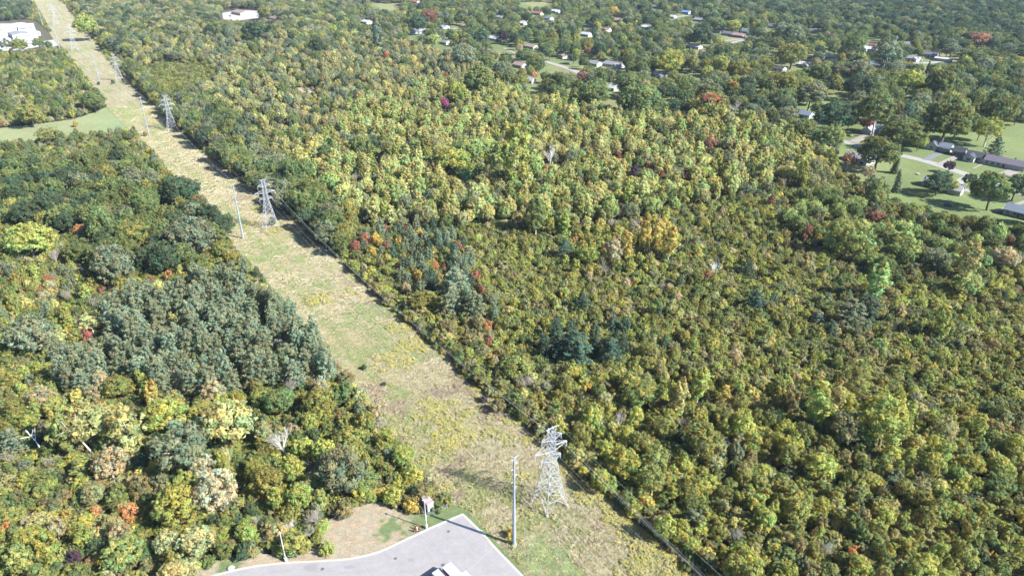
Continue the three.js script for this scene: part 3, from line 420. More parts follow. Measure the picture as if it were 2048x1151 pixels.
factory(66, 64, 'small white store shed at the end of the yard', 14, 12, 4, 'white');
function car(px, py, label, rgb, turn = ROADT + Math.PI / 2, name = 'parked_car', high = 0) {
  const p = at(px, py), t = thing(name, label, 'car', p.x, p.z, turn, null, 0.22), body = mat(...rgb, 0.3);
  const s = new THREE.Shape([[-2.25, 0.35], [2.2, 0.35], [2.25, 0.75], [2.1, 0.95], [-2.2, 1.0 + high * 0.1]].map((q) => new THREE.Vector2(...q))); part('body', new THREE.ExtrudeGeometry(s, { depth: 1.6, bevelEnabled: true, bevelSize: 0.08, bevelThickness: 0.08, bevelSegments: 2 }).translate(0, 0, -0.8).rotateY(-Math.PI / 2), body, t);
  const c = new THREE.Shape([[-1.7, 0.95], [1.0, 0.95], [0.35, 1.5 + high * 0.3], [-1.3, 1.5 + high * 0.3]].map((q) => new THREE.Vector2(...q))); part('cabin', new THREE.ExtrudeGeometry(c, { depth: 1.4, bevelEnabled: true, bevelSize: 0.05, bevelThickness: 0.05, bevelSegments: 1 }).translate(0, 0, -0.7).rotateY(-Math.PI / 2), darkGlass, t);
  part('roof', box(1.42, 0.06, 1.5, 0, 1.56 + high * 0.3, -0.45), body, t);
  for (const x of [-0.8, 0.8]) for (const z of [-1.4, 1.4]) wheel(t, x, z, 0.33);
  for (const x of [-0.6, 0.6]) part('headlight', box(0.3, 0.16, 0.06, x, 0.75, 2.32), frameMat, t);
}
car(1757, 261, 'black and white pickup parked before the open shed', [0.03, 0.03, 0.035], ROADT, 'pickup_truck', 1);
car(1919, 311, 'black car parked under the dark carport', [0.02, 0.02, 0.025]);
car(1486, 75, 'red car parked beside the pink house', [0.30, 0.03, 0.03]);
car(1262, 68, 'black car on the drive before the far brown roofed house', [0.02, 0.02, 0.03]);
car(460, 33, 'dark car in the paved yard of the tan hall', [0.03, 0.035, 0.05]);
car(1042, 108, 'grey pickup on the curved drive of the far lawn', [0.12, 0.12, 0.15], ROADT, 'pickup_truck', 1);
car(1755, 122, 'blue grey car beside the blue roofed house', [0.10, 0.14, 0.20]);
car(1840, 122, 'white car in the paved yard of the white sided house', [0.45, 0.45, 0.46]);
car(1374, 148, 'dark car in the shade below the tall yard trees', [0.04, 0.04, 0.05]);
car(48, 56, 'dark car parked in the factory yard', [0.06, 0.07, 0.10]);
car(58, 55, 'blue car parked in the factory yard', [0.12, 0.16, 0.26]);
{ // small estate things
  const p = at(1141, 142), t = thing('street_sign', 'pale street sign on a pole at the estate road bend', 'street sign', p.x, p.z, 0.6); part('post', new THREE.CylinderGeometry(0.08, 0.1, 7, 8).translate(0, 3.5, 0), whitePaint, t); part('arm', box(2.8, 0.25, 0.3, 0, 6.9, 0), whitePaint, t);
  const q = at(1700, 290), s = thing('street_lamp', 'thin grey street lamp where the gravel drive meets the road', 'street lamp', q.x, q.z, 0.6); part('post', new THREE.CylinderGeometry(0.07, 0.1, 6, 8).translate(0, 3, 0), whitePaint, s); part('lamp_head', box(1.2, 0.2, 0.4, 0.4, 6, 0), whitePaint, s);
  const b = at(1896, 411), f = thing('fire_pit', 'dark round fire pit on the shaded lawn', 'fire pit', b.x, b.z); part('ring', new THREE.TorusGeometry(1.5, 0.32, 6, 22).rotateX(Math.PI / 2).translate(0, 0.35, 0), mat(0.09, 0.085, 0.09), f); part('ash_bed', new THREE.CylinderGeometry(1.3, 1.3, 0.2, 18).translate(0, 0.2, 0), mat(0.06, 0.055, 0.055), f); for (let k = 0; k < 5; k++) part('log', new THREE.CylinderGeometry(0.14, 0.16, 1.8, 7).rotateZ(1.3).rotateY(k * 1.26).translate(0, 0.5, 0), mat(0.12, 0.10, 0.10), f);
  const d = at(1836, 349), e = thing('garden_bench', 'pale low garden table on the lawn beside the blue spruce', 'garden table', d.x, d.z, 0.5); part('tabletop', box(1.8, 0.1, 1.0, 0, 0.75, 0), tint('cream'), e); for (const x of [-0.7, 0.7]) part('leg', box(0.1, 0.72, 0.8, x, 0.36, 0), tint('cream'), e); for (const z of [-0.9, 0.9]) part('seat', box(1.8, 0.08, 0.35, 0, 0.45, z), tint('cream'), e);
}
// ------------------------------------------------------------------ plants: prototypes of real size
const PAL = {   // leaf colours, linear
  olive: [0.305, 0.305, 0.086], palelime: [0.510, 0.505, 0.190], sage: [0.400, 0.385, 0.170], yellowgreen: [0.385, 0.408, 0.104], lime: [0.365, 0.440, 0.150], gold: [0.53, 0.43, 0.115], darkgreen: [0.096, 0.140, 0.064], green: [0.198, 0.240, 0.078], greygreen: [0.245, 0.272, 0.150],
  bluepine: [0.262, 0.305, 0.178], darkpine: [0.112, 0.168, 0.100], brownolive: [0.285, 0.255, 0.110], straw: [0.48, 0.42, 0.24], rust: [0.36, 0.19, 0.11], red: [0.44, 0.16, 0.125], orange: [0.54, 0.29, 0.12], crimson: [0.36, 0.10, 0.17], purple: [0.11, 0.068, 0.095], bare: [0.36, 0.33, 0.30], white: [0.56, 0.53, 0.48], paleyellow: [0.49, 0.46, 0.18], cream: [0.58, 0.49, 0.32],
};
const WORD = { palelime: 'pale yellow green', sage: 'pale olive', olive: 'olive', yellowgreen: 'yellow green', lime: 'light green', gold: 'golden yellow', darkgreen: 'dark green', green: 'mid green', greygreen: 'grey green', bluepine: 'blue green', darkpine: 'deep green', brownolive: 'brownish olive', straw: 'straw coloured', rust: 'rust brown', red: 'red', orange: 'orange', crimson: 'crimson', purple: 'dark purple', bare: 'grey leafless', white: 'white', paleyellow: 'pale yellow', cream: 'cream' };
class Leaves {   // collects leaf sprays: small bent faces
  constructor(seed) { this.r = mulberry(seed); this.p = []; this.c = []; this.n = 0; }
  spray(x, y, z, ox, oy, oz, s, k) {   // at x y z, facing roughly o, size s, colour k
    const r = this.r; let nx = ox + (r() - 0.5) * 1.15, ny = oy + (r() - 0.5) * 1.15 + 0.25, nz = oz + (r() - 0.5) * 1.15; const l = Math.hypot(nx, ny, nz) || 1; nx /= l; ny /= l; nz /= l;
    let tx = r() - 0.5, ty = r() - 0.5, tz = r() - 0.5; const d = tx * nx + ty * ny + tz * nz; tx -= d * nx; ty -= d * ny; tz -= d * nz; const m = Math.hypot(tx, ty, tz) || 1; tx /= m; ty /= m; tz /= m;
    const bx = ny * tz - nz * ty, by = nz * tx - nx * tz, bz = nx * ty - ny * tx, a = s * (0.6 + 0.85 * r()), b = s * (0.38 + 0.42 * r());
    this.p.push(x - tx * a * 0.6, y - ty * a * 0.6, z - tz * a * 0.6, x + bx * b + tx * a * 0.1, y + by * b + ty * a * 0.1, z + bz * b + tz * a * 0.1, x + tx * a * 0.7 - bx * b * 0.8, y + ty * a * 0.7 - by * b * 0.8, z + tz * a * 0.7 - bz * b * 0.8);
    for (let i = 0; i < 3; i++) this.c.push(k[0], k[1], k[2]);
    this.n++;
  }
  lobe(cx, cy, cz, rx, ry, rz, n, s, k, out) {   // a clump: sprays in the outer shell of an ellipsoid; out = direction away from the crown's middle
    const r = this.r;
    for (let i = 0; i < n; i++) {
      let x, y, z, q; do { x = r() * 2 - 1; y = r() * 2 - 1; z = r() * 2 - 1; q = x * x + y * y + z * z; } while (q > 1 || q < 0.02); q = Math.sqrt(q); x /= q; y /= q; z /= q;
      if (out && x * out[0] + y * out[1] + z * out[2] < -0.35) { x = -x; y = -y; z = -z; }
      const w = Math.pow(r(), 0.45) * (r() < 0.12 ? 1.22 : 1), v = 0.8 + 0.4 * r();
      this.spray(cx + x * rx * w, cy + y * ry * w, cz + z * rz * w, x, y, z, s, [k[0] * v, k[1] * v, k[2] * v]);
    }
  }
  geometry() { const g = new THREE.BufferGeometry(); g.setAttribute('position', new THREE.Float32BufferAttribute(this.p, 3)); g.setAttribute('color', new THREE.Float32BufferAttribute(this.c, 3)); g.computeVertexNormals(); return g; }
}
const tintOf = (r, amp = 0.24) => { const v = 1 + (r() - 0.5) * 2 * amp, h = (r() - 0.5) * 0.46; return [v * (1 + h), v, v * (1 - 0.5 * h)]; };
function woodOf(seed, h, r0, limbs, spread, from = 0.25) {
  const r = mulberry(seed), g = [stick([0, -0.3, 0], [rr(-0.1, 0.1, r), h * 0.45, rr(-0.1, 0.1, r)], r0, r0 * 0.65, 7), stick([0, h * 0.44, 0], [rr(-0.4, 0.4, r), h * 0.9, rr(-0.4, 0.4, r)], r0 * 0.65, r0 * 0.15, 5)];
  for (let i = 0; i < limbs; i++) { const a = i * 2.4 + r(), y0 = h * rr(from, 0.6, r), L = spread * rr(0.6, 0.95, r), e = [Math.cos(a) * L, y0 + L * rr(0.5, 0.9, r), Math.sin(a) * L]; g.push(stick([0, y0, 0], e, r0 * 0.42, r0 * 0.1, 5)); const f = 0.55, b = [e[0] * f, lerp(y0, e[1], f), e[2] * f]; g.push(stick(b, [b[0] + rr(-1, 1, r) * L * 0.4, b[1] + L * 0.5, b[2] + rr(-1, 1, r) * L * 0.4], r0 * 0.2, r0 * 0.05, 4)); }
  return mergeGeometries(g);
}
function crownRound(seed, { cy, rx, ry, lobes, lr, per, s, flat = 0.75 }) {
  const L = new Leaves(seed), r = L.r;
  for (let i = 0; i < lobes; i++) {
    const t = (i + 0.5) / lobes, y = 1 - 1.72 * t, a = i * 2.39996 + r() * 0.7, q = Math.sqrt(Math.max(0, 1 - y * y)), k = rr(0.66, 0.98, r), R0 = lr * rr(0.72, 1.3, r);
    const x = Math.cos(a) * q * rx * k, z = Math.sin(a) * q * rx * k, yy = cy + y * ry * k, o = [Math.cos(a) * q, y, Math.sin(a) * q];
    L.lobe(x, yy, z, R0, R0 * flat, R0, Math.round(per * (R0 / lr) ** 1.6), s, tintOf(r), o);
  }
  for (let i = 0; i < lobes * 0.9; i++) { const y = rr(-0.35, 1, r), a = r() * 6.283, q = Math.sqrt(1 - y * y), k = rr(0.98, 1.3, r), R0 = lr * rr(0.25, 0.5, r); L.lobe(Math.cos(a) * q * rx * k, cy + y * ry * k, Math.sin(a) * q * rx * k, R0, R0 * 1.25, R0, Math.round(per * 0.2), s, tintOf(r, 0.3), [Math.cos(a) * q, y, Math.sin(a) * q]); }
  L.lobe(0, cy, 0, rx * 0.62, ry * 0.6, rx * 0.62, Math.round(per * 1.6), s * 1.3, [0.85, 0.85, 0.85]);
  return L.geometry();
}
function crownTall(seed, { y0, y1, rx, lobes, lr, per, s }) {
  const L = new Leaves(seed), r = L.r;
  for (let i = 0; i < lobes; i++) { const t = (i + rr(0.1, 0.9, r)) / lobes, y = lerp(y0, y1, t), w = rx * Math.pow(Math.sin(Math.PI * clamp(0.14 + 0.78 * t, 0, 1)), 0.7), a = i * 2.4 + r(), k = rr(0.4, 0.85, r), R0 = lr * rr(0.7, 1.25, r) * (t > 0.85 ? 0.75 : 1); L.lobe(Math.cos(a) * w * k, y, Math.sin(a) * w * k, R0, R0 * 1.15, R0, per, s, tintOf(r), [Math.cos(a) * 0.9, 0.25, Math.sin(a) * 0.9]); if (i % 3 !== 2) { const a2 = r() * 6.283, k2 = rr(0.9, 1.5, r), q = lr * 0.42; L.lobe(Math.cos(a2) * w * k2, y + rr(-0.5, 0.9, r), Math.sin(a2) * w * k2, q, q * 1.5, q, Math.round(per * 0.26), s, tintOf(r, 0.3), [Math.cos(a2), 0.3, Math.sin(a2)]); } }
  return L.geometry();
}
function crownShrub(seed, { h, rx, stems, per, s }) {
  const L = new Leaves(seed), r = L.r;
  for (let i = 0; i < stems; i++) { const a = i * 2.4 + r(), q = Math.sqrt((i + 0.3) / stems) * rx, y = h * rr(0.5, 0.86, r) * (1 - 0.35 * (q / rx) ** 2), R0 = rx * rr(0.26, 0.42, r); L.lobe(Math.cos(a) * q * 0.8, y, Math.sin(a) * q * 0.8, R0, R0 * rr(0.9, 1.4, r), R0, per, s, tintOf(r, 0.2), [Math.cos(a) * q / rx, 0.6, Math.sin(a) * q / rx]); }
  for (let i = 0; i < stems; i++) { const a = r() * 6.283, q = rr(0.1, 1, r) * rx, y = h * rr(0.8, 1.12, r) * (1 - 0.3 * (q / rx) ** 2), R0 = rx * rr(0.1, 0.18, r); L.lobe(Math.cos(a) * q, y, Math.sin(a) * q, R0, R0 * 1.8, R0, Math.round(per * 0.28), s, tintOf(r, 0.3), [Math.cos(a) * 0.4, 0.8, Math.sin(a) * 0.4]); }
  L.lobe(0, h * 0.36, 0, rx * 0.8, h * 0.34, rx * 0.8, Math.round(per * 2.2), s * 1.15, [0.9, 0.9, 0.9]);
  return L.geometry();
}
function crownPine(seed, { h, rx, tiers, per, s, base = 0.24, cone = 0.62, up = 0 }) {
  const L = new Leaves(seed), r = L.r;
  for (let t = 0; t < tiers; t++) {
    const f = t / (tiers - 1), y = h * lerp(base, 0.98, f), w = rx * Math.pow(1 - f, cone) * rr(0.85, 1.12, r) + 0.25, n = Math.max(3, Math.round(7 * (1 - f * 0.55)));
    for (let i = 0; i < n; i++) { const a = (i + r() * 0.6) / n * 6.283 + t * 1.3, len = w * rr(0.7, 1.1, r), k = tintOf(r, 0.14); for (let j = 0; j < 3; j++) { const q = len * (0.4 + 0.3 * j), R0 = (0.32 + 0.20 * w) * (1 - 0.16 * j) * rr(0.75, 1.2, r); L.lobe(Math.cos(a) * q, y + 0.10 * q - 0.05 * q * q / rx + up * rr(-0.8, 1, r) * 0.7, Math.sin(a) * q, R0, R0 * (0.55 + 0.35 * up), R0, per, s, k, [Math.cos(a), 0.6, Math.sin(a)]); } }
  }
  return L.geometry();
}
function twigs(seed, h, spread, n) {   // a leafless crown
  const r = mulberry(seed), g = [];
  const grow = (a, d, len, rad, depth) => { const b = [a[0] + d[0] * len, a[1] + d[1] * len, a[2] + d[2] * len]; g.push(stick(a, b, rad, rad * 0.62, depth > 1 ? 4 : 3)); if (!depth) return; const k = depth > 2 ? n : 3; for (let i = 0; i < k; i++) { const an = i * 6.283 / k + r() * 2, t = spread * rr(0.6, 1.2, r), e = new THREE.Vector3(d[0] + Math.cos(an) * t, d[1] + 0.25, d[2] + Math.sin(an) * t).normalize(), f = rr(0.55, 1, r), s = [lerp(a[0], b[0], f), lerp(a[1], b[1], f), lerp(a[2], b[2], f)]; grow(s, [e.x, e.y, e.z], len * rr(0.55, 0.8, r), rad * 0.5, depth - 1); } };
  grow([0, -0.2, 0], [0, 1, 0], h * 0.42, 0.13, 4); return mergeGeometries(g);
}
const leafMats = {}, leafMat = (k, j = 0) => leafMats[k + j] ??= (() => { const p = PAL[k], v = [1, 0.88, 1.12][j % 3], h = [0, 0.05, -0.05][j % 3]; return new THREE.MeshPhysicalMaterial({ color: new THREE.Color().setRGB(p[0] * v * (1 + h), p[1] * v, p[2] * v * (1 - h)), roughness: 1, specularIntensity: 0.2, transmission: 0.5, thickness: 0, vertexColors: true, side: THREE.DoubleSide }); })();
const leafWhite = new THREE.MeshPhysicalMaterial({ color: 0xffffff, roughness: 1, specularIntensity: 0.2, transmission: 0.5, thickness: 0, vertexColors: true, side: THREE.DoubleSide });
const barkMat = mat(0.17, 0.135, 0.105, 0.95), paleBark = mat(0.50, 0.46, 0.41, 0.9), twigMat = mat(0.34, 0.30, 0.27, 0.95), whiteWood = mat(0.70, 0.66, 0.60, 0.85);
const F = {   // form: object name, height, width, height of the crown's middle, variants [leaves, wood]
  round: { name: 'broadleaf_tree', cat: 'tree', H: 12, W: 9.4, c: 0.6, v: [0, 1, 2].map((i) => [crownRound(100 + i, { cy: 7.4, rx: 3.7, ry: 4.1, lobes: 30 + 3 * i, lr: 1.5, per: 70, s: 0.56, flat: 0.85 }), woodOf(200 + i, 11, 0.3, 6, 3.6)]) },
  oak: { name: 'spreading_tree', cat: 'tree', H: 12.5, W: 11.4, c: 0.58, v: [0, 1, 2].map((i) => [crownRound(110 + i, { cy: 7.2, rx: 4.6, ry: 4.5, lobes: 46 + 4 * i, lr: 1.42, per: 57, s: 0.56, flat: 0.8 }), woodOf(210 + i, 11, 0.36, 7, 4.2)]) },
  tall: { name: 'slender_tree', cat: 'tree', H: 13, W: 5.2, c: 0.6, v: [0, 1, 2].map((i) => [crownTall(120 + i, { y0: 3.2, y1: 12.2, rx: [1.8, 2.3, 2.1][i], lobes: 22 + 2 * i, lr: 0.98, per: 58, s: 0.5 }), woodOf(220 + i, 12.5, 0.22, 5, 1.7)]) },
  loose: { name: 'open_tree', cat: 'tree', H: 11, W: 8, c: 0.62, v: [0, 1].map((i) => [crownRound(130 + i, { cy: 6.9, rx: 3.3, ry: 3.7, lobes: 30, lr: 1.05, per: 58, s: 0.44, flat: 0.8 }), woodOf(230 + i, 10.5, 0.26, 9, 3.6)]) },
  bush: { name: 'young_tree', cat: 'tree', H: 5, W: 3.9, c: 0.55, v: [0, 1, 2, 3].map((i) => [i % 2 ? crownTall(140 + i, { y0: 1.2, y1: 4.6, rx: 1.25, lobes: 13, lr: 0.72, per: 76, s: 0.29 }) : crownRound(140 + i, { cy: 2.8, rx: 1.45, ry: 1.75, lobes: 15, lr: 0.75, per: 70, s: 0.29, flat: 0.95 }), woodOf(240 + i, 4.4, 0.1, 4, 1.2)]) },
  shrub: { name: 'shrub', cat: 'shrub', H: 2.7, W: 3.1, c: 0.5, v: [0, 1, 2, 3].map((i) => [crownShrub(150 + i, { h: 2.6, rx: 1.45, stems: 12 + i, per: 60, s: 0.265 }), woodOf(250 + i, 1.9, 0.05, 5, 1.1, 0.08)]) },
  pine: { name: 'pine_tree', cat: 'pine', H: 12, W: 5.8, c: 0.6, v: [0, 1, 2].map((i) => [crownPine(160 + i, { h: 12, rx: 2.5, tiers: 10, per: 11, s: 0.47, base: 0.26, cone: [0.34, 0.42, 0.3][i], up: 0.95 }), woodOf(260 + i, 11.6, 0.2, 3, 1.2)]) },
  spruce: { name: 'spruce_tree', cat: 'spruce', H: 13.5, W: 5.4, c: 0.48, v: [0].map((i) => [crownPine(170 + i, { h: 13.4, rx: 2.5, tiers: 19, per: 20, s: 0.38, base: 0.05, cone: 0.8 }), woodOf(270 + i, 13, 0.24, 3, 0.8)]) },
  fir: { name: 'fir_tree', cat: 'fir', H: 13, W: 9, c: 0.48, v: [0].map((i) => [crownPine(180 + i, { h: 12.6, rx: 4.1, tiers: 11, per: 17, s: 0.42, base: 0.12, cone: 0.75 }), woodOf(280 + i, 12.4, 0.28, 3, 0.8)]) },
  bare: { name: 'bare_tree', cat: 'bare tree', H: 8.6, W: 5.2, c: 0.6, v: [0, 1].map((i) => [twigs(190 + i, 8, 0.62, 6), null]) },
};
function dress(t, form, v, colour, j, o = {}) {
  const [leaf, wood] = F[form].v[v % F[form].v.length];
  if (form === 'bare') { part('branches', leaf, colour === 'white' ? whiteWood : colour === 'bare' ? twigMat : paleBark, t); return t; }
  if (wood) part('trunk', wood, o.pale ? paleBark : barkMat, t);
  part('crown', leaf, leafMat(colour, j), t);
  return t;
}
